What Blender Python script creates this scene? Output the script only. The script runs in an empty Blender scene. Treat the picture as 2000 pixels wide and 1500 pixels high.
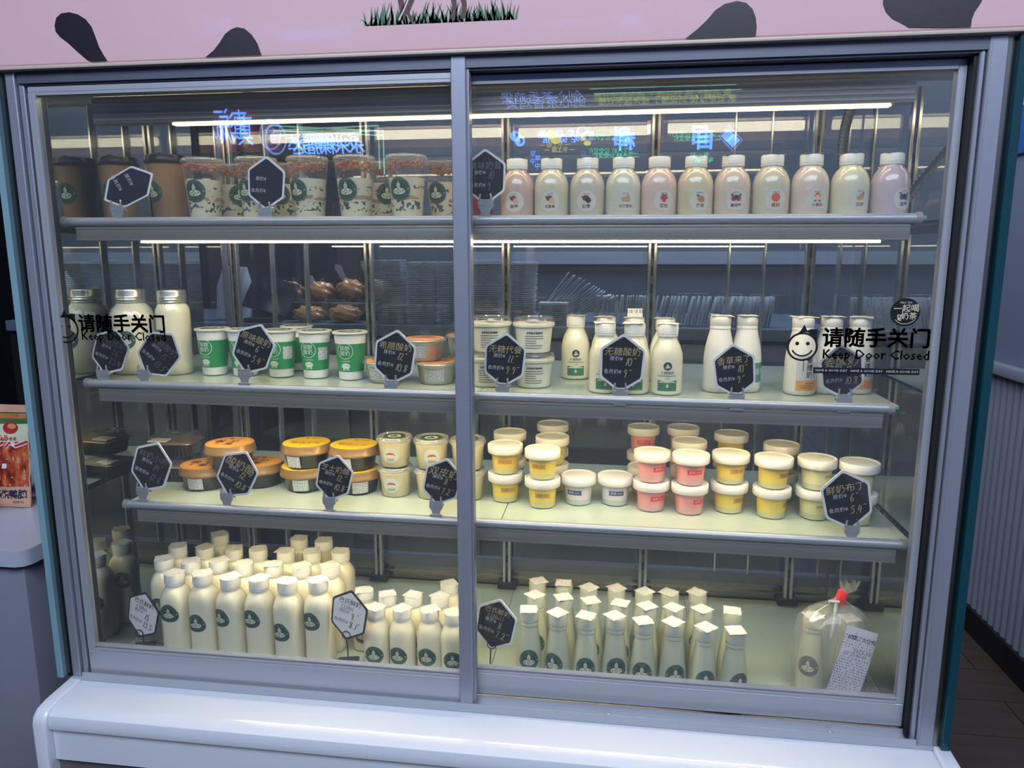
import bpy, bmesh, math, random
from mathutils import Matrix, Vector
from mathutils.geometry import tessellate_polygon
random.seed(7)
SC = bpy.context.scene
COL = SC.collection
R_ = math.radians
PI = math.pi

# ------------------------------------------------------------------ camera
cam = bpy.data.cameras.new('camera'); cam_o = bpy.data.objects.new('camera', cam); COL.objects.link(cam_o)
cam.sensor_width = 36.0; cam.lens = 36.0 * 1444.0 / 2000.0; cam.clip_start = 0.01
cam_o.location = (1.01172, -1.17512, 0.79330)
_r = Matrix.Rotation(0.135873907, 3, 'Z') @ Matrix.Rotation(-0.175258311, 3, 'X') @ Matrix.Rotation(0.00138195, 3, 'Y')
cam_o.rotation_euler = (_r @ Matrix.Rotation(PI / 2, 3, 'X')).to_euler()
SC.camera = cam_o
SC.view_settings.view_transform = 'Standard'; SC.view_settings.look = 'None'
SC.view_settings.gamma = 1.0; SC.view_settings.use_curve_mapping = False
SC.view_settings.exposure = 0.0
try:
    SC.cycles.transparent_max_bounces = 32; SC.cycles.max_bounces = 10; SC.cycles.glossy_bounces = 6
    SC.cycles.sample_clamp_indirect = 4.0; SC.cycles.caustics_reflective = False; SC.cycles.caustics_refractive = False
except Exception:
    pass
# ------------------------------------------------------------------ world and lights
w = bpy.data.worlds.new('world'); SC.world = w; w.use_nodes = True
w.node_tree.nodes['Background'].inputs[0].default_value = (0.05, 0.06, 0.09, 1); w.node_tree.nodes['Background'].inputs[1].default_value = 0.3
def area(name, loc, size, power, col, rot=(0, 0, 0)):
    l = bpy.data.lights.new(name, 'AREA'); l.shape = 'RECTANGLE'; l.size, l.size_y = size; l.energy = power; l.color = col
    o = bpy.data.objects.new(name, l); o.location = loc; o.rotation_euler = rot; COL.objects.link(o); return o
area('mall_ceiling_light', (0.9, -2.0, 2.24), (3.2, 1.6), 135, (0.74, 0.83, 1.0))
area('kitchen_ceiling_light', (0.9, 1.5, 2.24), (2.4, 0.8), 44, (0.72, 0.84, 1.0))

# ------------------------------------------------------------------ materials
def lin(c):
    return tuple(((x / 255.0) / 12.92 if x <= 10 else (((x / 255.0) + 0.055) / 1.055) ** 2.4) for x in c)
class NT:
    def __init__(s, name):
        s.m = bpy.data.materials.new(name); s.m.use_nodes = True; s.t = s.m.node_tree; s.t.nodes.clear()
        s.out = s.t.nodes.new('ShaderNodeOutputMaterial')
    def n(s, typ, **kw):
        d = s.t.nodes.new(typ)
        for k, v in kw.items(): setattr(d, k, v)
        return d
    def l(s, a, b): s.t.links.new(a, b)
    def val(s, op, a, b=None):
        d = s.n('ShaderNodeMath', operation=op)
        for i, x in enumerate((a, b)):
            if x is None: continue
            if isinstance(x, (int, float)): d.inputs[i].default_value = x
            else: s.l(x, d.inputs[i])
        return d.outputs[0]
    def mixc(s, fac, a, b):
        d = s.n('ShaderNodeMix', data_type='RGBA')
        for i, x in ((0, fac), (6, a), (7, b)):
            if isinstance(x, (int, float)): d.inputs[i].default_value = x
            elif isinstance(x, tuple): d.inputs[i].default_value = (*x[:3], 1)
            else: s.l(x, d.inputs[i])
        return d.outputs[2]
    def noise(s, scale, detail=2, coord='Object', vec=None):
        tc = s.n('ShaderNodeTexCoord'); no = s.n('ShaderNodeTexNoise'); no.inputs['Scale'].default_value = scale; no.inputs['Detail'].default_value = detail
        if vec:
            mp = s.n('ShaderNodeMapping'); mp.inputs['Scale'].default_value = vec; s.l(tc.outputs[coord], mp.inputs[0]); s.l(mp.outputs[0], no.inputs[0])
        else: s.l(tc.outputs[coord], no.inputs[0])
        return no.outputs[0]
MATS = {}
def pm(name, col, rough=0.5, metal=0.0, coat=0.0, var=0.06, scale=40.0, bump=0.0, emis=None, es=0.0, spec=0.5, vec=None, alpha=None, sss=0.0):
    if name in MATS: return MATS[name]
    b = NT(name); p = b.n('ShaderNodeBsdfPrincipled'); c = lin(col)
    p.inputs['Roughness'].default_value = rough; p.inputs['Metallic'].default_value = metal; p.inputs['Coat Weight'].default_value = coat
    p.inputs['Coat Roughness'].default_value = 0.06; p.inputs['Specular IOR Level'].default_value = spec
    nz = b.noise(scale, 3, vec=vec)
    dk = tuple(x * (1 - var) for x in c); lt = tuple(min(1, x * (1 + var)) for x in c)
    b.l(b.mixc(nz, dk, lt), p.inputs['Base Color'])
    if sss: p.inputs['Subsurface Weight'].default_value = sss; p.inputs['Subsurface Radius'].default_value = (0.02, 0.015, 0.008); p.inputs['Subsurface Scale'].default_value = 0.5
    if bump:
        bp = b.n('ShaderNodeBump'); bp.inputs['Strength'].default_value = bump; bp.inputs['Distance'].default_value = 0.002; b.l(nz, bp.inputs['Height']); b.l(bp.outputs[0], p.inputs['Normal'])
    if emis: p.inputs['Emission Color'].default_value = (*lin(emis), 1); p.inputs['Emission Strength'].default_value = es
    if alpha is not None: p.inputs['Alpha'].default_value = alpha
    b.l(p.outputs[0], b.out.inputs[0]); MATS[name] = b.m; return b.m
def glass(name, f0=0.04, tint=(1, 1, 1), rough=0.0, haze=0.0, hazec=(0.8, 0.8, 0.8), smudge=0.0):
    if name in MATS: return MATS[name]
    b = NT(name); g = b.n('ShaderNodeNewGeometry')
    dot = b.n('ShaderNodeVectorMath', operation='DOT_PRODUCT'); b.l(g.outputs['Normal'], dot.inputs[0]); b.l(g.outputs['Incoming'], dot.inputs[1])
    om = b.val('SUBTRACT', 1.0, b.val('ABSOLUTE', dot.outputs['Value'])); fac = b.val('ADD', b.val('MULTIPLY', b.val('POWER', om, 5.0), 1 - f0), f0)
    tr = b.n('ShaderNodeBsdfTransparent'); tr.inputs[0].default_value = (*tint, 1)
    gl = b.n('ShaderNodeBsdfGlossy'); gl.inputs['Roughness'].default_value = rough; gl.inputs[0].default_value = (1, 1, 1, 1)
    mx = b.n('ShaderNodeMixShader'); b.l(fac, mx.inputs[0]); b.l(tr.outputs[0], mx.inputs[1]); b.l(gl.outputs[0], mx.inputs[2]); o = mx.outputs[0]
    if haze:
        df = b.n('ShaderNodeBsdfDiffuse'); df.inputs[0].default_value = (*hazec, 1); m2 = b.n('ShaderNodeMixShader')
        if smudge:
            r = b.n('ShaderNodeMapRange'); r.inputs[1].default_value = 0.35; r.inputs[2].default_value = 0.75; r.inputs[3].default_value = haze; r.inputs[4].default_value = haze + smudge
            b.l(b.noise(3.0, 6), r.inputs[0]); b.l(r.outputs[0], m2.inputs[0])
        else: m2.inputs[0].default_value = haze
        b.l(o, m2.inputs[1]); b.l(df.outputs[0], m2.inputs[2]); o = m2.outputs[0]
    b.l(o, b.out.inputs[0]); MATS[name] = b.m; return b.m
def emit(name, col, s):
    if name in MATS: return MATS[name]
    b = NT(name); e = b.n('ShaderNodeEmission'); e.inputs[0].default_value = (*lin(col), 1); e.inputs[1].default_value = s; b.l(e.outputs[0], b.out.inputs[0]); MATS[name] = b.m; return b.m
def mirror(name, col, rough=0.01):
    return pm(name, col, rough, 1.0, var=0.02, scale=2.0)
def printed(name, paper=(236, 232, 226), ink=(44, 42, 46), rows=400.0, cols=620.0, thr=0.54, axis='XY', rough=0.5):
    """white paper carrying rows of tiny print"""
    if name in MATS: return MATS[name]
    b = NT(name); p = b.n('ShaderNodeBsdfPrincipled'); p.inputs['Roughness'].default_value = rough
    tc = b.n('ShaderNodeTexCoord'); sp = b.n('ShaderNodeSeparateXYZ'); b.l(tc.outputs['Object'], sp.inputs[0])
    v = sp.outputs[axis[1]]; u = sp.outputs[axis[0]]
    row = b.val('LESS_THAN', b.val('FRACT', b.val('MULTIPLY', v, rows)), 0.5)
    cb = b.n('ShaderNodeCombineXYZ'); b.l(b.val('MULTIPLY', u, cols), cb.inputs[0]); b.l(b.val('FLOOR', b.val('MULTIPLY', v, rows)), cb.inputs[1])
    no = b.n('ShaderNodeTexNoise'); no.inputs['Scale'].default_value = 1.0; no.inputs['Detail'].default_value = 1; b.l(cb.outputs[0], no.inputs[0])
    ink_f = b.val('MULTIPLY', row, b.val('GREATER_THAN', no.outputs[0], thr))
    b.l(b.mixc(b.val('MULTIPLY', ink_f, 0.9), lin(paper), lin(ink)), p.inputs['Base Color']); b.l(p.outputs[0], b.out.inputs[0]); MATS[name] = b.m; return b.m

# ------------------------------------------------------------------ mesh helpers
def finish(me, ang=35):
    for p in me.polygons: p.use_smooth = True
    me.set_sharp_from_angle(angle=R_(ang)); return me
def from_bm(name, bm, mats, smooth=True, ang=35):
    me = bpy.data.meshes.new(name); bm.normal_update(); bm.to_mesh(me); bm.free()
    for m in (mats if isinstance(mats, (list, tuple)) else [mats]): me.materials.append(m)
    return finish(me, ang) if smooth else me
def BM(): return bmesh.new()
def bx(bm, x0, x1, y0, y1, z0, z1, bev=0.0, mi=0, seg=2, xf=None):
    v = [bm.verts.new((x, y, z)) for x in (x0, x1) for y in (y0, y1) for z in (z0, z1)]
    fs = [bm.faces.new([v[i] for i in q]) for q in ((0, 1, 3, 2), (4, 6, 7, 5), (0, 4, 5, 1), (2, 3, 7, 6), (0, 2, 6, 4), (1, 5, 7, 3))]
    for f in fs: f.material_index = mi
    geo = v
    if bev:
        es = list({e for f in fs for e in f.edges}); r = bmesh.ops.bevel(bm, geom=es, offset=bev, segments=seg, profile=0.5, affect='EDGES')
        geo = list({q for f in r['faces'] for q in f.verts} | {q for q in v if q.is_valid})
        for f in r['faces']: f.material_index = mi
    if xf is not None:
        bmesh.ops.transform(bm, matrix=xf, verts=[q for q in geo if q.is_valid])
    return geo
def box(name, x0, x1, y0, y1, z0, z1, mat, bev=0.0, seg=2):
    bm = BM(); bx(bm, x0, x1, y0, y1, z0, z1, bev, 0, seg); return from_bm(name, bm, mat)
def tube(bm, pts, rad, seg=10, mi=0, cap=True):
    pts = [Vector(p) for p in pts]; rings = []
    n = len(pts); prev = None
    for i, p in enumerate(pts):
        d = (pts[min(i + 1, n - 1)] - pts[max(i - 1, 0)]).normalized()
        a = prev if prev is not None else (Vector((0, 0, 1)) if abs(d.z) < 0.9 else Vector((1, 0, 0)))
        s = d.cross(a).normalized(); u = s.cross(d).normalized(); prev = u
        r = rad(i / (n - 1)) if callable(rad) else rad
        rings.append([bm.verts.new(p + r * (math.cos(t) * s + math.sin(t) * u)) for t in (2 * PI * k / seg for k in range(seg))])
    for a, b in zip(rings, rings[1:]):
        for k in range(seg):
            f = bm.faces.new((a[k], a[(k + 1) % seg], b[(k + 1) % seg], b[k])); f.material_index = mi
    if cap:
        for rg in (rings[0][::-1], rings[-1]):
            f = bm.faces.new(rg); f.material_index = mi
def se(t, n):
    c, s = math.cos(t), math.sin(t)
    return 1.0 / ((abs(c) ** n + abs(s) ** n) ** (1.0 / n))
def lathe_bm(bm, prof, seg=32, mi=0, sq=None, sx=1.0, sy=1.0, flute=None, rect=None):
    """prof = [(r, z[, mi])]; sq(z) = superellipse exponent; flute(k) radial factor"""
    rings = []
    for q in prof:
        r, z = q[0], q[1]
        if r < 1e-6: rings.append([bm.verts.new((0, 0, z))]); continue
        n = sq(z) if sq else 2.0; ring = []
        for k in range(seg):
            t = 2 * PI * k / seg; rr = r * (se(t, n) if n != 2.0 else 1.0) * (flute(k, z) if flute else 1.0)
            ring.append(bm.verts.new((rr * math.cos(t) * sx, rr * math.sin(t) * sy, z)))
        rings.append(ring)
    for i, (a, b) in enumerate(zip(rings, rings[1:])):
        m = prof[i + 1][2] if len(prof[i + 1]) > 2 else mi
        for k in range(seg):
            k2 = (k + 1) % seg
            if len(a) == 1 and len(b) == 1: continue
            f = bm.faces.new((a[0], b[k2], b[k])) if len(a) == 1 else (bm.faces.new((a[k], a[k2], b[0])) if len(b) == 1 else bm.faces.new((a[k], a[k2], b[k2], b[k])))
            f.material_index = m
def lathe(name, prof, mats, seg=32, ang=40, **kw):
    bm = BM(); lathe_bm(bm, prof, seg, **kw); return from_bm(name, bm, mats, True, ang)
def rprof(prof):
    q = sorted((p[1], p[0]) for p in prof if p[0] > 0)
    def f(z):
        for (z0, r0), (z1, r1) in zip(q, q[1:]):
            if z0 <= z <= z1: return r0 + (r1 - r0) * ((z - z0) / (z1 - z0) if z1 > z0 else 0)
        return q[-1][1] if z > q[-1][0] else q[0][1]
    return f
_TC = {}
def text_geo(s, bold=0.0):
    k = (s, bold)
    if k not in _TC:
        c = bpy.data.curves.new('t', 'FONT'); c.body = s; c.resolution_u = 1; c.offset = bold; c.align_x = 'CENTER'; c.align_y = 'CENTER'
        o = bpy.data.objects.new('t', c); m = o.to_mesh()
        _TC[k] = ([(v.co.x, v.co.y) for v in m.vertices], [tuple(p.vertices) for p in m.polygons])
        o.to_mesh_clear(); bpy.data.objects.remove(o); bpy.data.curves.remove(c)
    return _TC[k]
class Flat:
    """flat print built as thin geometry: (u, v, offset) points mapped onto a surface"""
    def __init__(s): s.v = []; s.f = []; s.mi = []; s.mats = []
    def m(s, mat):
        if mat not in s.mats: s.mats.append(mat)
        return s.mats.index(mat)
    def add(s, vs, fs, mat, off):
        b = len(s.v); s.v += [(x, y, off) for x, y in vs]; i = s.m(mat)
        for f in fs: s.f.append(tuple(b + j for j in f)); s.mi.append(i)
    def poly(s, pts, mat, off=1):
        tr = tessellate_polygon([[Vector((x, y, 0)) for x, y in pts]]); s.add(pts, [tuple(t) for t in tr], mat, off)
    def disc(s, cx, cy, rx, ry, mat, off=1, fn=None, rings=4, seg=28, inner=0.0):
        vs, fs = [], []
        for i in range(rings + 1):
            q = inner + (1 - inner) * i / rings
            for k in range(seg):
                t = 2 * PI * k / seg; g = fn(t) if fn else 1.0
                vs.append((cx + rx * q * g * math.cos(t), cy + ry * q * g * math.sin(t)))
        for i in range(rings):
            for k in range(seg): fs.append((i * seg + k, i * seg + (k + 1) % seg, (i + 1) * seg + (k + 1) % seg, (i + 1) * seg + k))
        s.add(vs, fs, mat, off)
    def rect(s, x0, y0, x1, y1, mat, off=1, nx=6, ny=2):
        vs = [(x0 + (x1 - x0) * i / nx, y0 + (y1 - y0) * j / ny) for j in range(ny + 1) for i in range(nx + 1)]
        s.add(vs, [(j * (nx + 1) + i, j * (nx + 1) + i + 1, (j + 1) * (nx + 1) + i + 1, (j + 1) * (nx + 1) + i) for j in range(ny) for i in range(nx)], mat, off)
    def text(s, t, cx, cy, size, mat, off=2, shear=0.0, bold=0.0, rot=0.0, sx=1.0, fat=0.0):
        if fat:
            for dx, dy in ((-fat, -fat), (fat, -fat), (fat, fat), (-fat, fat)): s.text(t, cx + dx * size, cy + dy * size, size, mat, off, shear, bold, rot, sx)
            return
        vs, fs = text_geo(t, bold); c, q = math.cos(rot), math.sin(rot); o = []
        for x, y in vs:
            x = (x + shear * y) * size * sx; y = y * size
            o.append((cx + c * x - q * y, cy + q * x + c * y))
        s.add(o, fs, mat, off)
    def stroke(s, pts, wd, mat, off=2):
        vs, fs = [], []
        for i, (x, y) in enumerate(pts):
            a, b = pts[max(0, i - 1)], pts[min(len(pts) - 1, i + 1)]; dx, dy = b[0] - a[0], b[1] - a[1]; l = math.hypot(dx, dy) or 1
            nx, ny = -dy / l * wd / 2, dx / l * wd / 2; vs += [(x + nx, y + ny), (x - nx, y - ny)]
            if i: k = 2 * i; fs.append((k - 2, k - 1, k + 1, k))
        s.add(vs, fs, mat, off)
    def mesh(s, name, mp, step=0.00025, smooth=False):
        me = bpy.data.meshes.new(name); me.from_pydata([mp(u, v, o * step) for u, v, o in s.v], [], s.f)
        for m in s.mats: me.materials.append(m)
        for p, i in zip(me.polygons, s.mi): p.material_index = i
        me.update()
        if smooth: finish(me, 60)
        return me
def on_xz(x=0, y=0, z=0): return lambda u, v, o: (x + u, y - o, z + v)
def on_xy(z=0, rot=0.0):
    c, s = math.cos(rot), math.sin(rot); return lambda u, v, o: (c * u - s * v, s * u + c * v, z + o)
def on_cyl(rf, z0, ang=0.0, n=None):
    def f(u, v, o):
        r = rf(z0 + v); a = ang + u / r; t = a - PI / 2
        k = se(t, n) if n else 1.0
        return ((r * k + o) * math.cos(t), (r * k + o) * math.sin(t), z0 + v)
    return f
# digits written by hand, as strokes in a 0..0.6 x 0..1 cell
HAND = {'0': [[(.3, 1), (.08, .75), (.05, .3), (.2, 0), (.42, .05), (.52, .5), (.45, .88), (.3, 1)]], '1': [[(.38, 1), (.3, .5), (.2, 0)]],
 '2': [[(.08, .78), (.25, 1), (.45, .9), (.42, .6), (.2, .25), (.02, .02), (.3, .08), (.55, .03)]], '3': [[(.1, .9), (.35, 1), (.48, .8), (.25, .55), (.48, .4), (.42, .1), (.2, 0), (.02, .1)]],
 '4': [[(.3, 1), (.12, .6), (.04, .4), (.3, .42), (.58, .46)], [(.46, .8), (.38, .4), (.32, 0)]], '5': [[(.55, .98), (.22, .94), (.14, .6), (.38, .6), (.46, .3), (.3, .03), (.04, .06)]],
 '6': [[(.42, 1), (.15, .6), (.08, .2), (.25, 0), (.45, .15), (.42, .38), (.22, .42), (.1, .25)]], '7': [[(.05, .92), (.5, .98), (.34, .5), (.24, 0)]],
 '8': [[(.42, .92), (.2, .98), (.14, .75), (.42, .4), (.4, .1), (.18, 0), (.08, .2), (.38, .6), (.48, .85), (.42, .92)]], '9': [[(.45, .9), (.22, 1), (.1, .75), (.28, .6), (.45, .85), (.4, .5), (.28, 0)]],
 '.': [[(.05, .0), (.12, .04)]], '-': [[(.1, .95), (.42, 1.0)]], '(': [[(.3, 1.05), (.12, .6), (.15, .2), (.3, -.05)]], ')': [[(.1, 1.05), (.28, .6), (.25, .2), (.1, -.05)]],
 'g': [[(.42, .6), (.2, .7), (.08, .45), (.22, .28), (.42, .55), (.38, .1), (.2, -.2), (.05, -.1)]], 'm': [[(.02, .1), (.08, .55), (.12, .15), (.25, .55), (.28, .15), (.42, .55), (.45, .1)]], 'l': [[(.2, 1), (.14, .4), (.22, .05), (.32, .1)]]}
def hand(fl, t, x, y, h, mat, off=3, slope=0.12, wd=None):
    for ch in t:
        adv = {'.': .26, '-': .5, '1': .42, ' ': .3}.get(ch, .66)
        for st in HAND.get(ch, []):
            fl.stroke([(x + (px + slope * py) * h * .9, y + py * h) for px, py in st], wd or h * .1, mat, off)
        x += adv * h * .9
# ------------------------------------------------------------------ object helpers
def ob(name, me, parent=None, loc=None, rot=None, label=None, kind=None):
    o = bpy.data.objects.new(name, me); COL.objects.link(o)
    if parent is not None: o.parent = parent
    if loc is not None: o.location = loc
    if rot is not None: o.rotation_euler = rot
    if label: o['label'] = label
    if kind: o['kind'] = kind
    return o
def thing(name, label, cat, loc=(0, 0, 0), rot=(0, 0, 0), group=None):
    o = ob(name, None, None, loc, rot, label); o['category'] = cat
    if group: o['group'] = group
    return o
def struct(name, me): return ob(name, me, kind='structure')
def place(name, parts, label, cat, loc, rz=0.0, group=None):
    """parts: (name, mesh[, rotation about z[, location[, sub-parts]]])"""
    t = thing(name, label, cat, loc, (0, 0, rz), group)
    for p in parts:
        c = ob(p[0], p[1], t, p[3] if len(p) > 3 else None, (0, 0, p[2]) if len(p) > 2 else None)
        for q in (p[4] if len(p) > 4 else []): ob(q[0], q[1], c)
    return t
ORD = ['first', 'second', 'third', 'fourth', 'fifth', 'sixth', 'seventh', 'eighth', 'ninth', 'tenth', 'eleventh']

P_b500 = [[(0.1678,0.0889,-0.0026),(0.2228,0.0962,-0.0026),(0.285,0.0881,-0.0026),(0.3436,0.0889,-0.0026),(0.4035,0.0855,-0.0026),(0.4602,0.0976,-0.0026)],[(0.1066,0.1506,-0.0026),(0.1668,0.1483,-0.0026),(0.2226,0.1583,-0.0026),(0.281,0.1507,-0.0026),(0.3419,0.1563,-0.0026),(0.4015,0.1567,-0.0026),(0.4588,0.1643,-0.0026)],[(0.0958,0.2174,-0.0026),(0.1567,0.2198,-0.0026),(0.2219,0.2201,-0.0026),(0.2751,0.2244,-0.0026),(0.337,0.2243,-0.0026),(0.3939,0.2291,-0.0026),(0.4529,0.237,-0.0026)],[(0.1501,0.2928,-0.0026),(0.3364,0.2932,-0.0026),(0.3947,0.2891,-0.0026)]]
P_b270 = [[(0.5708,0.1062,-0.0026),(0.6219,0.1088,-0.0026),(0.6756,0.1118,-0.0026),(0.724,0.1059,-0.0026)],[(0.5245,0.1756,-0.0026),(0.5764,0.164,-0.0026),(0.6285,0.1664,-0.0026),(0.6827,0.1669,-0.0026)],[(0.6878,0.2283,-0.0026)]]
P_cone = [[(0.8699,0.0963,-0.0026),(0.9237,0.0894,-0.0026),(0.9764,0.0827,-0.0026),(1.029,0.0898,-0.0026),(1.0792,0.0811,-0.0026),(1.1324,0.0806,-0.0026),(1.1846,0.069,-0.0026),(1.2374,0.0652,-0.0026)],[(0.8763,0.1541,-0.0026),(0.9307,0.1548,-0.0026),(0.9828,0.1467,-0.0026),(1.0358,0.1432,-0.0026),(1.0871,0.1397,-0.0026),(1.1369,0.1381,-0.0026),(1.19,0.1391,-0.0026),(1.2421,0.136,-0.0026)],[(0.8731,0.2154,-0.0026),(0.9267,0.2154,-0.0026),(0.9761,0.2011,-0.0026),(1.0303,0.2037,-0.0026),(1.0836,0.1951,-0.0026),(1.1338,0.1995,-0.0026),(1.1871,0.2067,-0.0026)]]
P_bagbottle = [(1.3853,0.1393,-0.0026),(1.4477,0.1362,-0.0026)]
P_pud = {'A1':(0.814,0.1762,0.3252),
 'A2':(0.8091,0.2752,0.3252),
 'B1':(0.8876,0.153,0.3249),
 'B2':(0.8978,0.2495,0.3248),
 'B3':(0.8897,0.3619,0.3249),
 'D1':(1.0887,0.1646,0.324),
 'D2':(1.0804,0.3617,0.324),
 'E1':(1.1578,0.157,0.3236),
 'E2':(1.1647,0.2563,0.3236),
 'E3':(1.1631,0.3695,0.3236),
 'F1':(1.2309,0.1749,0.3233),
 'F2':(1.2549,0.3288,0.3232),
 'G1':(1.3031,0.1576,0.323),
 'G2':(1.3368,0.2541,0.3228),
 'H1':(1.3787,0.162,0.3226),
 'I1':(1.4455,0.1453,0.3223),
 'C1':(0.9536,0.1797,0.3246),
 'C2':(1.0228,0.1865,0.3243),
 'D3':(1.08,0.2573,0.324)}
P_tub = [(0.5936,0.18,0.3266),(0.6675,0.1781,0.3263),(0.7387,0.1792,0.326)]
P_oval = {'o1':(0.2021,0.1719,0.328),
 'o2':(0.3238,0.2,0.3275),
 'o3':(0.282,0.1674,0.3277),
 'y1':(0.4085,0.192,0.3271),
 'y2':(0.5203,0.1919,0.3266)}
P_tray = [(0.125,0.1917,0.3288)]
P_green = [(0.2421,0.1637,0.5605),(0.3066,0.1624,0.5601),(0.38,0.1627,0.5596),(0.3779,0.2459,0.5596),(0.4495,0.1625,0.5591),(0.522,0.1571,0.5585)]
P_jar = [(0.0778,0.1609,0.5617),(0.1629,0.1628,0.5611)]
P_tin = {'a':(0.5862,0.1449,0.5577),
 'c':(0.6901,0.1457,0.5569),
 'b':(0.6831,0.0965,0.557),
 'd':(0.7329,0.0603,0.5566)}
P_soup = [(0.7901,0.1353,0.5566),(0.8715,0.1384,0.5561)]
P_plain = [[(0.9417,0.2391,0.5556),(0.999,0.2275,0.5552),(1.0514,0.1619,0.5548),(1.1079,0.216,0.5544)],[(0.9988,0.0829,0.5552),(1.0493,0.0836,0.5548),(1.1048,0.1038,0.5544)]]
P_vanilla = [(1.1971,0.146,0.5537),(1.2443,0.1557,0.5534)]
P_ginger = [(1.3342,0.1424,0.5528),(1.3867,0.1636,0.5524),(1.4368,0.1739,0.552)]
P_kraft = [(0.1828,0.15,0.8526),(0.0633,0.17,0.8529)]
P_parf_front = [(0.2737,0.115,0.8523),(0.3757,0.115,0.8521),(0.4718,0.115,0.8518),(0.5577,0.115,0.8516),(0.6513,0.115,0.8513)]
P_parf_back = [(0.2781,0.21,0.8523),(0.3803,0.21,0.852),(0.572,0.21,0.8515),(0.696,0.21,0.8512)]
P_juice = [(0.8466,0.1,0.8507),(0.9046,0.1,0.8506),(0.9644,0.1,0.8504),(1.0235,0.1,0.8502),(1.0818,0.1,0.8501),(1.1402,0.1,0.8499),(1.1987,0.1,0.8498),(1.2596,0.1,0.8496),(1.3197,0.1,0.8494),(1.3805,0.1,0.8492),(1.4413,0.1,0.8491)]
P_redcup = (0.7709,0.12,0.851)
P_tags = [(0.1658,0.058,0.9083,63.0746,0.1012),(0.4209,0.058,0.9113,4.3148,0.0721),(0.8001,0.058,0.9162,-0.1056,0.0892),(0.1004,0.058,0.6164,21.5065,0.0911),(0.1967,0.058,0.6137,39.2264,0.0982),(0.3788,0.058,0.626,21.6295,0.0974),(0.6377,0.058,0.6158,8.1494,0.0981),(0.8309,0.058,0.6139,4.4097,0.0955),(1.0284,0.058,0.6123,2.4699,0.1002),(1.2105,0.058,0.6035,-6.6245,0.086),(1.3775,0.058,0.6052,-7.4003,0.0829),(0.1572,0.064,0.3984,22.4858,0.1054),(0.3286,0.064,0.3908,26.4979,0.0999),(0.5158,0.064,0.3911,12.9615,0.0862),(0.7162,0.064,0.3921,13.6488,0.0898),(1.4026,0.064,0.3896,-11.7144,0.1051),(0.1043,0.074,0.0902,15.2862,0.115),(0.529,0.074,0.1188,9.4534,0.1144),(0.8099,0.076,0.1188,10.6016,0.1124)]
P_tagwide = [0]
P_spots = [[(0.1095,1.1554),(0.1136,1.1668),(0.1234,1.1733),(0.138,1.1743),(0.152,1.1706),(0.1654,1.1624),(0.174,1.1513),(0.1788,1.1373),(0.1841,1.1201),(0.1908,1.1075),(0.1962,1.0988),(0.17,1.0981),(0.1604,1.1016),(0.1439,1.1154),(0.1299,1.1283),(0.1166,1.1381),(0.1102,1.1461)],[(0.3645,1.0984),(0.3799,1.1085),(0.3911,1.1202),(0.4005,1.1319),(0.4112,1.1382),(0.4207,1.1408),(0.4332,1.1381),(0.4444,1.1287),(0.4529,1.1157),(0.4585,1.0982)],[(1.106,1.0979),(1.1228,1.1104),(1.1352,1.1216),(1.1468,1.1348),(1.1592,1.1425),(1.1768,1.1458),(1.1896,1.1425),(1.1985,1.134),(1.2033,1.1229),(1.2054,1.1106),(1.2047,1.0976)],[(1.3734,1.1478),(1.3733,1.1332),(1.3782,1.1224),(1.387,1.1134),(1.3983,1.1076),(1.4102,1.1012),(1.451,1.0996),(1.4907,1.0987),(1.491,1.1085),(1.4934,1.1176),(1.499,1.1265),(1.5054,1.1406)]]
P_grass = [(0.6299,1.1341),(0.8581,1.1343),(0.6284,1.1581),(0.8565,1.1611)]
P_legs = [[(0.6772,1.1833),(0.6827,1.1544),(0.6791,1.1401),(0.6863,1.1398),(0.6901,1.1612),(0.6859,1.1829)],[(0.6842,1.1507),(0.6918,1.1669),(0.7,1.1766),(0.7102,1.1761),(0.7028,1.1621),(0.6977,1.1509),(0.7037,1.1376),(0.6982,1.1371),(0.6937,1.1496),(0.6887,1.1397),(0.6847,1.1399)],[(0.7589,1.1796),(0.7632,1.1581),(0.7605,1.1382),(0.7676,1.1379),(0.7702,1.1592),(0.769,1.1791)],[(0.7728,1.179),(0.7787,1.156),(0.7754,1.139),(0.7824,1.1388),(0.7857,1.1571),(0.7829,1.1785)]]
P_signs = {'red':((-2.363,1.953),(-2.013,1.653)),
 'water':((-1.701,1.742),(-1.079,1.594)),
 'cafe':((0.396,1.754),(0.809,1.646)),
 'sub':((0.401,1.651),(0.79,1.532)),
 'ke':((1.01,1.725),(1.154,1.604)),
 'mu':((1.548,1.728),(1.77,1.6)),
 'top':((0.105,2.037),(0.764,1.925)),
 'led':((0.823,2.028),(1.96,1.928)),
 'g1':((0.807,1.729),(1.132,1.683)),
 'g2':((0.843,1.586),(1.164,1.541)),
 'g3':((1.442,1.715),(1.834,1.653)),
 'logo':((1.861,1.733),(1.973,1.596)),
 'fish':((0.18,1.743),(0.272,1.649)),
 'g4':((1.436,1.548),(1.97,1.488)),
 'vert':((0.339,1.58),(0.402,1.426)),
 'vert2':((0.753,1.58),(0.817,1.4)),
 'blue2':((-2.248,1.615),(-2.213,1.444))}
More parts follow.
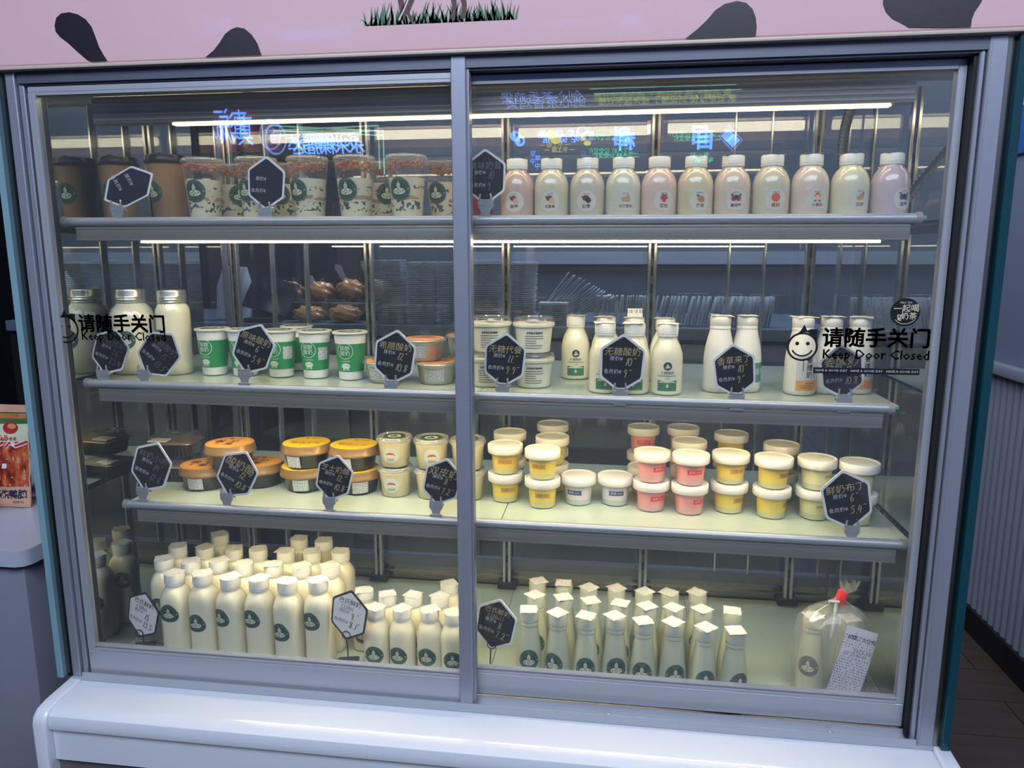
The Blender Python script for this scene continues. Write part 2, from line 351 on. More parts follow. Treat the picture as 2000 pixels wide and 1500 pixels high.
P_back = {'stackL':(0.3181,1.0,0.5824),
 'stackR':(0.7606,1.0,0.5524),
 'lidrow':(0.942,1.0,0.5775),
 'lidrowR':(1.449,1.0,0.5763),
 'bagpaper':(-0.1533,0.9,0.6048),
 'tablet':(0.0231,0.85,0.5812),
 'breadL':(-0.0299,1.1,0.6878),
 'breadR':(0.2105,1.2,0.718),
 'breadlow':(0.0778,1.0,0.6144),
 'ctop':(0.4155,0.95,0.5882),
 'panel0':(-0.0406,1.0,0.3049),
 'panel1':(0.1042,1.0,0.3089),
 'panel2':(1.1447,1.0,0.2441),
 'bl':(-0.065,0.95,0.6015),
 'strip':(0.5511,2.2,0.7917),
 'strip2':(1.6284,2.2,0.7903)}
# ------------------------------------------------------------------ shared materials
ALU = pm('brushed_aluminium', (158, 162, 176), 0.38, 0.45, var=0.10, scale=30, vec=(1, 1, 30))
ALUH = pm('brushed_aluminium_lit_rail', (178, 181, 190), 0.38, 0.35, var=0.10, scale=30, vec=(0.3, 8, 60))  # paler copy for rails: the light they catch is put into the colour
ALUD = pm('dark_aluminium', (104, 108, 120), 0.4, 0.45, var=0.12, scale=20)
CHROME = pm('chrome', (204, 206, 208), 0.16, 0.8, var=0.05)
STEEL = pm('stainless_steel', (150, 148, 142), 0.22, 1.0, var=0.15, scale=8)
BLACK = pm('black_rubber', (16, 17, 20), 0.6)
WHITE_PL = pm('white_gloss_plastic', (214, 218, 228), 0.16, coat=0.35, var=0.02, scale=3)
HEADER = pm('pink_lit_header_film', (232, 192, 196), 0.3, coat=0.2, var=0.03, scale=4)  # white header; the pinkish light on it is put into the base colour
CREAMTRIM = pm('cream_trim', (205, 190, 178), 0.35, var=0.03)
INK = pm('black_print', (14, 14, 18), 0.45, var=0.1)
BLK_STK = pm('black_sticker_film', (13, 13, 17), 0.5, var=0.1)
GLASS = glass('door_glass', 0.036, (0.985, 0.99, 0.985), haze=0.006, hazec=(0.75, 0.78, 0.85), smudge=0.014)
BACKGLASS = glass('back_door_glass', 0.07, (0.93, 0.95, 0.97))
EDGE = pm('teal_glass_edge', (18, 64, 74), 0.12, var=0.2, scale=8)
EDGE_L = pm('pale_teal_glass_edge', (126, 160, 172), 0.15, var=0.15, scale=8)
MIRROR = mirror('mirror_side_glass', (208, 212, 204))
SHELFG = pm('frosted_green_glass', (194, 206, 190), 0.18, coat=0.3, var=0.03, scale=6)
SHELF_EDGE = pm('shelf_glass_edge', (120, 175, 160), 0.15)
FASCIA = pm('grey_fascia', (150, 147, 142), 0.38, 0.4, var=0.12, scale=25, vec=(0.2, 1, 40))
LED = emit('led_diffuser', (255, 234, 190), 46.0)
LED_TOP = emit('led_diffuser_top', (255, 232, 186), 9.0)
LED_MID = emit('led_diffuser_middle', (255, 234, 190), 38.0)
TUBE = emit('fluorescent_tube', (255, 238, 206), 8.0)
TUBEB = pm('tube_fixture_white', (224, 206, 200), .4)
DARKIN = pm('dark_liner', (52, 54, 58), 0.5, 0.3, var=0.1, scale=6)
GREEN = pm('emblem_green', (44, 74, 62), 0.45, var=0.08)
EMB_CREAM = pm('emblem_cream', (214, 214, 190), 0.5)
EMB_LINE = pm('emblem_line_green', (110, 138, 120), 0.5)

# ------------------------------------------------------------------ room shell
FZ = -0.70
TILE = NT('dark_floor_tile'); _p = TILE.n('ShaderNodeBsdfPrincipled'); _p.inputs['Roughness'].default_value = 0.35
TILE.l(TILE.mixc(TILE.noise(5, 5, vec=(1, 6, 1)), lin((62, 50, 46)), lin((92, 76, 68))), _p.inputs['Base Color']); TILE.l(_p.outputs[0], TILE.out.inputs[0])
FLOOR_BASE = pm('floor_joint', (24, 20, 20), 0.7)
fl = struct('floor', box('floor', -3.0, 2.7, -5.6, 2.6, FZ - 0.1, FZ - 0.004, FLOOR_BASE))
tile_me = box('floor_tile', -0.298, 0.298, -0.098, 0.098, -0.006, 0.0, TILE.m, 0.001, 1)
for i in range(3):
    for j in range(22):
        ob('floor_tile', tile_me, fl, (1.75 + (0.3 if j % 2 else 0) + 0.6 * (i - 0) - 0.6, -1.4 + 0.2 * j, FZ), (0, 0, 0))
WALLP = pm('grey_wall_paint', (118, 124, 146), 0.6, var=0.04, scale=5)
wr = struct('wall_right', box('wall_right', 2.47, 2.6, -5.6, 2.6, FZ, 2.3, WALLP))
FLUTE = pm('fluted_white_panel', (150, 152, 170), 0.5, var=0.03)
bm = BM(); pitch = 0.045
for k in range(80):
    y = -1.2 + k * pitch
    n = 6; prev = None
    for q in range(n + 1):
        t = PI * q / n; p = (2.47 - 0.004 - 0.014 * math.sin(t), y + pitch * (0.5 - 0.46 * math.cos(t)))
        a = bm.verts.new((p[0], p[1], FZ + 0.1)); b = bm.verts.new((p[0], p[1], 0.345))
        if prev: bm.faces.new((prev[0], a, b, prev[1]))
        prev = (a, b)
fw = ob('fluted_wainscot', from_bm('fluted_wainscot', bm, FLUTE), wr, kind='stuff')
struct('trim_1', box('trim_1', 2.425, 2.47, -5.0, 2.6, 0.345, 0.385, FLUTE, 0.004))
struct('baseboard_right', box('baseboard_right', 2.44, 2.47, -5.0, 2.6, FZ, FZ + 0.1, pm('black_baseboard', (22, 22, 28), 0.4)))
struct('wall_left', box('wall_left', -3.0, -2.9, -5.6, 2.6, FZ, 2.3, pm('dark_blue_wall', (22, 26, 40), 0.7)))
struct('wall_back', box('wall_back', -0.2, 2.47, 2.5, 2.6, FZ, 2.3, pm('kitchen_wall', (84, 92, 106), 0.6, var=0.08, scale=3)))
struct('wall_back_left', box('wall_back_left', -2.9, -0.2, 1.9, 2.0, FZ, 2.3, pm('navy_partition', (10, 14, 26), 0.6)))
struct('wall_front', box('wall_front', -2.9, 2.47, -5.6, -5.5, FZ, 2.3, pm('mall_wall', (38, 42, 54), 0.6, var=0.2, scale=2)))
struct('ceiling', box('ceiling', -3.0, 2.6, -5.6, 2.6, 2.3, 2.4, pm('mall_ceiling', (96, 98, 108), 0.7)))

# ------------------------------------------------------------------ the display fridge
fr = thing('display_fridge', 'long white dairy display fridge with cow-spotted header and sliding glass doors', 'fridge', (0, 0, 0))
XL, XR, YB, DZ = 0.030, 1.515, 0.50, -0.003
# base bumper
bm = BM()
pr = [(0.50, -0.010), (0.010, -0.010), (-0.066, -0.016), (-0.082, -0.019), (-0.092, -0.027), (-0.096, -0.040), (-0.094, -0.052), (-0.088, -0.058), (-0.0865, -0.06), (-0.0865, -0.117), (0.5, -0.117)]
X0, X1 = 0.020, 1.545
L = [bm.verts.new((X0, y, z)) for y, z in pr]; Rr = [bm.verts.new((X1, y, z)) for y, z in pr]
for i in range(len(pr) - 1): bm.faces.new((L[i], Rr[i], Rr[i + 1], L[i + 1]))
bm.faces.new(L[::-1]); bm.faces.new(Rr)
bmesh.ops.recalc_face_normals(bm, faces=bm.faces)
ob('base_bumper', from_bm('base_bumper', bm, WHITE_PL, ang=30), fr)
for nm, a, b in (('end_cap', -0.010, 0.019), ('end_cap', 1.546, 1.577)):
    bm = BM(); q = [(0.50, -0.010), (0.01, -0.008), (-0.066, -0.013), (-0.086, -0.018), (-0.097, -0.028), (-0.101, -0.042), (-0.100, -0.20), (0.5, -0.20)]
    A = [bm.verts.new((a, y, z)) for y, z in q]; B = [bm.verts.new((b, y, z)) for y, z in q]
    for i in range(len(q)): bm.faces.new((A[i], B[i], B[(i + 1) % len(q)], A[(i + 1) % len(q)]))
    bm.faces.new(A[::-1]); bm.faces.new(B); bmesh.ops.recalc_face_normals(bm, faces=bm.faces)
    bmesh.ops.bevel(bm, geom=[e for e in bm.edges if len({round(v.co.x, 4) for v in e.verts}) == 1], offset=0.006, segments=3, profile=0.5, affect='EDGES')
    ob(nm, from_bm('end_cap', bm, WHITE_PL, ang=40), fr)
ob('kick_panel', box('kick_panel', 0.0, 1.565, -0.078, 0.5, FZ, -0.122, pm('kick_panel_grey', (126, 120, 120), 0.35, 0.4)), fr)
# bottom door track
bm = BM(); bx(bm, 0.0, 1.548, -0.004, 0.044, -0.010, -0.004)
for y in (-0.004, 0.0225): bx(bm, 0.022, 1.52, y, y + 0.002, -0.004, 0.006)
ob('bottom_track', from_bm('bottom_track', bm, ALUH), fr)
scr = lathe('track_screw', [(0, 0.0), (0.004, 0.0), (0.0035, 0.003), (0, 0.0042)], CHROME, 12)
for x in (1.02, 1.39): ob('track_screw', scr, fr, (x, 0.012, -0.004))
# columns, seals, outer side glass
for nm, a, b, mat, y0, y1, z0 in (('corner_column', 0.0, 0.017, ALU, -0.002, 0.05, -0.006), ('door_channel', 0.0185, 0.0285, ALU, 0.004, 0.05, -0.004), ('corner_column', 1.5215, 1.547, ALU, -0.002, 0.05, -0.006), ('door_channel', 1.5135, 1.5205, ALU, 0.003, 0.05, -0.004)):
    bm = BM(); bx(bm, a, b, y0, y1, z0, 1.09, 0.0015, 0, 1)
    if nm == 'corner_column': bx(bm, a + 0.004, a + 0.005, y0 - 0.0006, y0 + 0.001, z0 + .002, 1.088)
    ob(nm, from_bm(nm, bm, mat), fr)
for a, b in ((0.029, 0.033), (1.5085, 1.513)): ob('rubber_seal', box('rubber_seal', a, b, 0.010, 0.045, 0.0, 1.085, BLACK), fr)
for a, b in ((-0.017, -0.0005), (1.5475, 1.558)): ob('chrome_spacer', box('chrome_spacer', a, b, 0.004, 0.48, -0.008, 1.09, STEEL), fr)
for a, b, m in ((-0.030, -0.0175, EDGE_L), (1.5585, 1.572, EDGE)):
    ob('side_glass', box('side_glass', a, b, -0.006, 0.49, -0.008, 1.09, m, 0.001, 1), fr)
ob('mirror_side_panel', box('mirror_side_panel', XL - 0.010, XL, 0.052, YB - 0.001, DZ - 0.004, 1.176, MIRROR), fr)
ob('mirror_side_panel', box('mirror_side_panel', XR, XR + 0.006, 0.052, YB - 0.001, DZ - 0.004, 1.176, MIRROR), fr)
# header with print
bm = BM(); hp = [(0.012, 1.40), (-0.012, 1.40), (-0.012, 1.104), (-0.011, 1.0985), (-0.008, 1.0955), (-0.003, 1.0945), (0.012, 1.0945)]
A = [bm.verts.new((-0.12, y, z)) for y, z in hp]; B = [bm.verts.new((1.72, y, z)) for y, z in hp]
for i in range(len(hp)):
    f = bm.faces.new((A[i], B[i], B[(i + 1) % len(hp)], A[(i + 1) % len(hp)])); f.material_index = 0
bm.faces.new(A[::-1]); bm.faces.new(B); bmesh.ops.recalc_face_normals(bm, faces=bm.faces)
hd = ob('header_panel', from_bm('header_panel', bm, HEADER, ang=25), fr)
ob('header_edge_trim', box('header_edge_trim', -0.12, 1.72, -0.0135, 0.01, 1.0905, 1.0965, CREAMTRIM, 0.002), hd)
SPOT = pm('cow_spot_black', (34, 30, 36), 0.35, coat=0.2)
for pts in P_spots:
    f = Flat(); f.poly(pts, SPOT, 2); ob('cow_spot', f.mesh('cow_spot', on_xz(0, -0.012, 0)), hd)
f = Flat(); GR = pm('printed_grass_green', (66, 118, 88), 0.5, var=0.15, scale=60); random.seed(3)
(gx0, gz0), (gx1, gz1) = P_grass[0], P_grass[1]
for k in range(120):
    x = gx0 + (gx1 - gx0) * k / 119 + random.uniform(-.002, .002); z = gz0 + (gz1 - gz0) * k / 119; h = random.uniform(.010, .034) * (1.0 if 8 < k < 112 else .9); ln = random.uniform(-.012, .012); wd = random.uniform(.0014, .0026)
    f.poly([(x - wd, z), (x + wd, z), (x + wd * .6 + ln * .4, z + h * .55), (x + ln, z + h), (x - wd * .6 + ln * .4, z + h * .55)], GR, 2)
ob('printed_grass', f.mesh('printed_grass', on_xz(0, -0.012, 0)), hd)
LEG = pm('printed_leg_brown', (78, 44, 46), 0.5)
for pts in P_legs: f = Flat(); f.poly(pts, LEG, 3); ob('printed_leg', f.mesh('printed_leg', on_xz(0, -0.012, 0)), hd)
f = Flat(); f.stroke([(0.681, 1.140), (0.690, 1.156), (0.697, 1.170)], .0022, pm('printed_leg_outline', (220, 205, 205), .5), 4)
ob('printed_outline', f.mesh('printed_outline', on_xz(0, -0.012, 0)), hd)
# top fascia / track under the header
bm = BM(); bx(bm, 0.021, 1.522, 0.0, 0.05, 1.072, 1.0905); bx(bm, 0.021, 1.522, 0.0045, 0.05, 1.069, 1.072)
ob('top_track', from_bm('top_track', bm, ALUD), fr)
# inner liner: deck, ceiling
ob('cabinet_ceiling', box('cabinet_ceiling', XL, XR, 0.012, YB + 0.03, 1.176, 1.19, DARKIN), fr)
for a, b in ((0.035, 0.332), (0.350, 0.718), (0.738, 1.108), (1.130, 1.484)):
    o = ob('tube_fixture', box('tube_fixture', a, b, 0.128, 0.172, 1.128, 1.152, TUBEB, 0.003), fr)
    bm = BM(); tube(bm, [(a + .012, 0.15, 1.111), (b - .004, 0.15, 1.111)], 0.0125, 12); ob('glowing_tube', from_bm('glowing_tube', bm, TUBE), o)
DECK = pm('deck_pale_green', (176, 188, 172), 0.22, coat=0.3, var=0.03, scale=5)
for a, b in ((XL, 0.385), (0.3858, 0.790), (0.7908, 1.19), (1.1908, XR)): ob('deck_panel', box('deck_panel', a, b, 0.05, YB - 0.004, DZ - 0.006, DZ, DECK, 0.0006, 1), fr)
# back structure: sliding glass, posts, rails, kick plate
bm = BM(); bx(bm, XL, XR, YB, YB + 0.03, DZ - 0.006, 0.012); bx(bm, XL, XR, YB - 0.003, YB + 0.02, 0.012, 0.015)
ob('kick_plate', from_bm('kick_plate', bm, STEEL), fr)
bm = BM(); bx(bm, XL, XR, YB, YB + 0.03, 0.034, 0.056, 0.001, 0, 1)
ob('back_plinth', box('back_plinth', XL, XR, YB + .004, YB + 0.03, 0.0155, 0.034, STEEL), fr)
ob('back_rail', from_bm('back_rail', bm, ALUD), fr)
ob('back_rail', box('back_rail', XL, XR, YB, YB + 0.03, 1.14, 1.165, ALUD, 0.001, 1), fr)
PX = [0.126, 0.4546, 0.7725, 1.0937, 1.422]
for x in PX:
    bm = BM(); bx(bm, x - 0.0095, x - 0.003, YB - 0.026, YB - 0.010, 0.0, 1.12, 0.0008, 0, 1); bx(bm, x + 0.003, x + 0.0095, YB - 0.026, YB - 0.010, 0.0, 1.12, 0.0008, 0, 1); bx(bm, x - 0.003, x + 0.003, YB - 0.016, YB - 0.010, 0.0, 1.12, 0, 1)
    for k in range(26): bx(bm, x - 0.0022, x + 0.0022, YB - 0.0165, YB - 0.016, 0.06 + 0.038 * k, 0.06 + 0.038 * k + 0.020, 0, 2)
    bx(bm, x - 0.022, x + 0.022, YB - 0.03, YB - 0.006, DZ, 0.014, 0.002, 3, 1)
    ob('shelf_upright', from_bm('shelf_upright', bm, [CHROME, ALUD, BLACK, BLACK]), fr)
xs = [XL, 0.29, 0.4546, 0.7725, 1.0937, 1.26, XR]
for i, (a, b) in enumerate(((XL, 0.47), (0.44, 0.79), (0.755, 1.11), (1.075, XR))):
    y = YB + (0.006 if i % 2 else 0.016)
    ob('back_glass', box('back_glass', a, b, y, y + 0.003, 0.056, 1.142, BACKGLASS), fr)
for x in (0.085, 0.205, 0.29, 1.26, 1.335, 1.49):
    ob('back_door_stile', box('back_door_stile', x - 0.0022, x + 0.0022, YB + 0.003, YB + 0.026, 0.05, 1.14, CHROME, 0.0006, 1), fr)
# canopy lamp housing with its led strip
bm = BM(); bx(bm, 0.110, 1.452, 0.056, 0.082, 1.014, 1.060, 0.003, 0, 2)
for k in range(5): bx(bm, 0.112, 1.450, 0.0548, 0.0562, 1.019 + 0.008 * k, 1.0225 + 0.008 * k)
ob('lamp_housing', from_bm('lamp_housing', bm, FASCIA), fr)
ob('led_strip', box('led_strip', 0.255, 1.420, 0.060, 0.074, 1.0105, 1.0138, LED_TOP, 0.001), fr, label='glowing warm LED strip under the lamp housing')
# ribbed conduit
HOSE = pm('ribbed_steel_hose', (150, 146, 138), 0.25, 0.9)
bm = BM(); hp = [(1.405, 0.20, 1.045), (1.408, 0.24, 1.02), (1.418, 0.29, 0.99), (1.432, 0.34, 0.955), (1.445, 0.385, 0.92), (1.452, 0.42, 0.885), (1.455, 0.45, 0.865)]
def spl(pts, n):
    out = []
    for i in range(n + 1):
        t = i / n * (len(pts) - 1); k = min(int(t), len(pts) - 2); u = t - k
        p0, p1, p2, p3 = (Vector(pts[max(0, min(len(pts) - 1, k + d))]) for d in (-1, 0, 1, 2))
        out.append(0.5 * ((2 * p1) + (p2 - p0) * u + (2 * p0 - 5 * p1 + 4 * p2 - p3) * u * u + (3 * p1 - p0 - 3 * p2 + p3) * u ** 3))
    return out
tube(bm, spl(hp, 140), lambda t: 0.0075 + 0.0016 * math.sin(t * 140 * PI / 2), 12)
bx(bm, 1.393, 1.417, 0.188, 0.212, 1.04, 1.062, 0.003)
ob('ribbed_hose', from_bm('ribbed_hose', bm, HOSE, ang=80), fr)
ob('roof_box', box('roof_box', -0.02, 1.56, 0.0125, YB + 0.04, 1.191, 1.40, DARKIN), fr)

# ------------------------------------------------------------------ sliding doors (parts of the fridge)
def door(x0, x1, y0, zb, glx0, glx1, stile_r_front):
    bm = BM(); y1 = y0 + 0.016
    bx(bm, x0, x1, y0, y1, zb, 0.050, 0.0015, 0, 1)                        # bottom rail
    bx(bm, x0, x1, y0 + .001, y1, 1.058, 1.0675, 0.001, 0, 1)              # top rail
    bx(bm, x0, glx0, y0, y1, 0.050, 1.058, 0.001, 0, 1)
    if not stile_r_front: bx(bm, glx1, x1, y0, y1, 0.050, 1.058, 0.001, 0, 1)
    for z0, z1, yy in ((0.0505, 0.0545, -.001), (0.0565, 0.059, .002)): bx(bm, glx0, glx1, y0 + yy, y1 - .002, z0, z1)
    for xx in (glx0 - .006, glx0 + .0005): bx(bm, xx, xx + .003, y0 - .001, y0 + .004, 0.056, 1.056)
    bx(bm, glx0, glx1, y0 + .0005, y1, 1.0535, 1.058)
    d = ob('sliding_door', from_bm('sliding_door', bm, ALUH), fr)
    for a_ in ((x0 + .002, x1 - .002, y0 + .001, y1, 0.0493, 0.0512), (x0, x1, y0 + .002, y1, 1.0672, 1.0695)): ob('door_gasket', box('door_gasket', *a_, BLACK), d)
    ga = box('door_glass', glx0 - .002, glx1 + .002, 0, 0.003, 0.052, 1.060, GLASS); o = ob('door_glass', ga, d, (0, y0 + .003, 0))
    cx, cz = (glx0 + glx1) / 2, 0.556
    gb = box('door_glass', glx0 - .002 - cx, glx1 + .002 - cx, 0, 0.003, 0.052 - cz, 1.060 - cz, GLASS); ob('door_glass', gb, d, (cx, y0 + .0105, cz), (R_(0.22), 0, R_(0.22)))
    return d
dl = door(0.0335, 0.785, 0.004, -0.001, 0.046, 0.757, True)
dr = door(0.757, 1.508, 0.026, 0.008, 0.780, 1.4955, False)
bm = BM(); bx(bm, 0.757, 0.781, -0.003, 0.021, -0.006, 1.090, 0.0015, 0, 1); bx(bm, 0.781, 0.7845, 0.003, 0.021, -0.004, 1.089)
ob('meeting_stile', from_bm('meeting_stile', bm, ALU), dl)
scr = lathe('stile_screw', [(0, 0), (0.0028, 0), (0.002, 0.0015), (0, 0.002)], CHROME, 10)
for z in (0.012, 0.030): ob('stile_screw', scr, dl, (0.7846, 0.012, z), (0, PI / 2, 0))
def stickers(d, y, cx, cz, tx, tz, ts, ez, es, bar=None, seal=False):
    f = Flat(); r = 0.0235 if bar else 0.0255
    f.disc(cx, cz, r, r * .97, BLK_STK, 1, rings=1, seg=40, inner=0.86)
    f.poly([(cx - .010, cz + .0195), (cx - .004, cz + .025), (cx + .001, cz + .035), (cx + .006, cz + .0255), (cx + .012, cz + .028), (cx + .022, cz + .0275), (cx + .0205, cz + .020), (cx + .0215, cz + .008), (cx + .016, cz + .017), (cx + .006, cz + .023), (cx - .004, cz + .0225)], BLK_STK, 1)
    for s in (-1, 1): f.disc(cx + s * .008, cz + .005, .003, .003, BLK_STK, 1, rings=1, seg=16)
    f.stroke([(cx + .0155 * math.sin(t), cz - .001 - .0135 * math.cos(t)) for t in [(-1.25 + 2.5 * i / 16) for i in range(17)]], .0026, BLK_STK, 1)
    ob('smiley_sticker', f.mesh('smiley_sticker', on_xz(0, y, 0)), d)
    f = Flat(); f.text('请随手关门', tx, tz, ts, BLK_STK, 1, bold=.008, fat=0.018); f.text('Keep Door Closed', tx + .001, ez, es, BLK_STK, 1, fat=0.014)
    ob('door_lettering', f.mesh('door_lettering', on_xz(0, y, 0)), d)
    if bar:
        f = Flat(); x0, x1, z0, z1 = bar; f.rect(x0, z0, x1, z1, BLK_STK, 1, 1, 1); WT = pm('white_lettering', (206, 206, 214), .5)
        for q in (.17, .505, .84): f.text('HAVE A GOOD DAY', x0 + (x1 - x0) * q, (z0 + z1) / 2, .0052, WT, 3, bold=.006)
        ob('good_day_bar', f.mesh('good_day_bar', on_xz(0, y, 0)), d)
    if seal:
        f = Flat(); f.disc(1.4545, .7035, .0215, .0215, BLK_STK, 1, rings=2, seg=40); CR = pm('sticker_cream', (226, 214, 186), .5)
        f.text('一起喝', 1.4555, .7085, .0125, CR, 3, bold=.006, rot=.04); f.text('奶茶', 1.460, .697, .0115, CR, 3, bold=.006); f.stroke([(1.447, .693), (1.449, .699), (1.444, .699), (1.445, .692), (1.449, .691)], .002, CR, 3)
        f.stroke([(1.4545 + .018 * math.sin(t), .7035 - .018 * math.cos(t)) for t in [-.9 + .2 * i for i in range(10)]], .0008, CR, 3)
        f.text('MILK TEA', 1.4545, .718, .0042, CR, 3)
        ob('round_tea_sticker', f.mesh('round_tea_sticker', on_xz(0, y, 0)), d)
        f = Flat(); CL = glass('clear_sticker_film', .03, (.97, .97, .97), .2, .05); f.rect(1.400, .676, 1.478, .722, CL, 1, 1, 1); GY = pm('grey_print', (84, 84, 82), .5)
        f.text('左', 1.418, .704, .012, GY, 3); f.text('移', 1.417, .688, .012, GY, 3); ob('slide_left_sticker', f.mesh('slide_left_sticker', on_xz(0, y + .0012, 0)), d)
stickers(dl, 0.0066, 0.0560, 0.662, 0.1645, 0.671, 0.0332, 0.6505, 0.0207)
stickers(dr, 0.0286, 1.307, 0.648, 1.4155, 0.6610, 0.0320, 0.6365, 0.0204, bar=(1.326, 1.483, 0.6065, 0.6158), seal=True)

# ------------------------------------------------------------------ shelves
def shelf(label, xl, zl, slope, y, yb, xr, s_seam, led=None, tube_in=0.0):
    t = thing('glass_shelf', label, 'shelf', (0, 0, 0), group='glass shelves of the dairy fridge')
    t.location = (xl, 0, zl); t.rotation_euler = (0, -math.atan(slope), 0); W = xr - xl
    for a, b in ((0.004, s_seam - xl - .0006), (s_seam - xl + .0006, W + .012)):
        bm = BM(); bx(bm, a, b, y + .004, yb, -0.006, 0.0, 0.0006, 0, 1)
        for f in bm.faces:
            if abs(f.normal.z) < 0.5: f.material_index = 1
        ob('shelf_pane', from_bm('shelf_pane', bm, [SHELFG, SHELF_EDGE]), t)
    bm = BM(); tube(bm, [(0.004, y, -0.004), (W - 0.004, y, -0.004)], 0.0078, 20); ob('front_tube', from_bm('front_tube', bm, ALUH, ang=40), t)
    bm = BM(); q = .024; bx(bm, q, W - .012, y - .002, y + .018, -0.037, -0.0125, 0.002, 0, 2)
    for k in (0, 1): bx(bm, q + .001, W - .013, y - .0028, y - .0015, -0.036 + k * .0195, -0.0335 + k * .0195)
    ob('rail_fascia', from_bm('rail_fascia', bm, FASCIA), t)
    CAP = pm('translucent_end_cap', (150, 150, 146), .35)
    for x in (0.0, W - 0.006): bm = BM(); tube(bm, [(x, y, -0.004), (x + .008, y, -0.004)], 0.0095, 16); ob('end_cap', from_bm('end_cap', bm, CAP), t)
    if led: ob('led_strip', box('led_strip', led[0] - xl, led[1] - xl, y + led[3], y + led[3] + .013, led[2], led[2] + .003, LED_MID if zl > .8 else LED, 0.001), t, label='glowing warm LED strip')
    for x in PX:
        if xl < x < xr: ob('shelf_bracket', box('shelf_bracket', x - xl - .003, x - xl + .003, y + .02, YB - .03, -0.020, -0.0062, STEEL), t)
    return t
shelf('topmost glass shelf, carrying parfait cups and round juice bottles', .036, .8529, -.0028, .0535, .46, 1.472, .78, (.18, 1.42, -.0405, .003))
shelf('middle glass shelf, carrying green yogurt cups and white milk bottles', .049, .5615, -.0071, .0535, .468, 1.457, .785, (.14, 1.38, -.034, .0195))
shelf('lowest glass shelf, carrying round gold-lidded bowls and pastel pudding cups', .100, .3285, -.0046, .058, .445, 1.497, .822, (.2, 1.42, -.034, .0195))
# ------------------------------------------------------------------ product materials
MILK = pm('milk_in_bottle', (240, 233, 204), 0.28, coat=0.5, var=0.02, scale=10, sss=0.12)
MILKG = pm('milk_green_white', (198, 202, 176), 0.3, coat=0.4, var=0.02, scale=10, sss=0.12)
CAPW = pm('white_cap', (236, 234, 224), 0.4, var=0.02)
CAPF = pm('frosted_cap', (184, 188, 172), 0.35, var=0.03)
PAPER = printed('printed_seal_paper')
PAPERB = printed('blank_seal_paper', rows=300, cols=500, thr=.62, ink=(170, 160, 150))
LABELP = printed('printed_side_label', rows=330, cols=700, thr=.5, axis='XZ', paper=(226, 226, 222))
CLEAR = glass('clear_plastic', 0.05, (0.97, 0.97, 0.96), 0.03, 0.05, (0.8, 0.8, 0.78))
CLEARH = glass('cloudy_plastic', 0.05, (0.95, 0.95, 0.93), 0.1, 0.22, (0.8, 0.8, 0.76))

def emblem(rf, z0, r, n=None, tri=0.07, dx=0.0):
    f = Flat(); fn = lambda t: 1 + tri * math.cos(3 * (t - PI / 6 - PI / 3))
    f.disc(dx, 0, r, r, GREEN, 1, fn, rings=6, seg=36)
    f.disc(dx, 0, r * .93, r * .93, EMB_LINE, 2, fn, rings=1, seg=36, inner=.965)
    f.disc(dx, 0, r * .72, r * .72, EMB_LINE, 2, fn, rings=1, seg=36, inner=.965)
    e = lambda x, y, a, b, m, o: f.disc(dx + x * r, y * r, a * r, b * r, m, o, rings=2, seg=16)
    e(-.02, .30, .17, .22, EMB_CREAM, 3); e(-.02, .53, .09, .09, EMB_CREAM, 3); f.stroke([(dx + (-.02 + .2 * math.cos(t)) * r, (.34 + .2 * math.sin(t)) * r) for t in (.5, 1.0, 1.57, 2.1, 2.6)], .035 * r, GREEN, 4)
    e(-.02, .30, .09, .02, GREEN, 4); e(-.02, .16, .04, .025, GREEN, 4)
    f.disc(dx, -.20 * r, .56 * r, .28 * r, EMB_CREAM, 3, rings=5, seg=24); f.disc(dx, .02 * r, .17 * r, .12 * r, EMB_CREAM, 3, rings=2, seg=16); f.stroke([(dx + a * r, b * r) for a, b in ((-.04, .08), (-.10, -.08), (-.20, -.26), (-.10, -.40))], .045 * r, GREEN, 4); f.stroke([(dx + a * r, b * r) for a, b in ((.02, .08), (.02, -.10), (.14, -.24), (.30, -.28))], .045 * r, GREEN, 4)
    e(-.36, -.2, .06, .07, GREEN, 4); e(.38, -.14, .07, .06, GREEN, 4); e(-.02, -.33, .06, .07, GREEN, 4)
    for s in (-1, 1): e(s * .82, -.02, .05, .05, EMB_CREAM, 3)
    for k in range(4):
        a = PI / 2 + (1.5 - k) * .2; x, y = .83 * math.cos(a), .83 * math.sin(a); f.rect(dx + (x - .05) * r, (y - .05) * r, dx + (x + .05) * r, (y + .05) * r, EMB_LINE, 3, 1, 1); f.rect(dx + (x - .03) * r, (y - .015) * r, dx + (x + .03) * r, (y + .015) * r, GREEN, 4, 1, 1)
    return f.mesh('emblem', on_cyl(rf, z0, 0, n), smooth=True)
def seal(rc, z, size, seed, mat=PAPER, droop=.35):
    """square paper sticker draped over a cap; corners overhang and bend"""
    rnd = random.Random(seed); n = 8; bm = BM(); g = {}
    ox, oy = rnd.uniform(-.003, .003), rnd.uniform(-.003, .003); cur = [rnd.uniform(-.5, 1.0) for _ in range(4)]
    for i in range(n + 1):
        for j in range(n + 1):
            x = (i / n - .5) * size + ox; y = (j / n - .5) * size + oy; d = math.hypot(x, y); e = max(0, d - rc)
            c = cur[(x > 0) * 2 + (y > 0)]; g[i, j] = bm.verts.new((x, y, z + .0006 - e * droop * c + .0004 * math.sin(x * 400 + seed)))
    for i in range(n):
        for j in range(n): bm.faces.new((g[i, j], g[i + 1, j], g[i + 1, j + 1], g[i, j + 1]))
    return from_bm('seal_label', bm, mat)
SEALS = {}
def seals(key, rc, z, size, mat=PAPER, droop=.5):
    if key not in SEALS: SEALS[key] = [seal(rc, z, size, k * 7 + hash(len(key)) % 5, mat, droop) for k in range(7)]
    return SEALS[key]

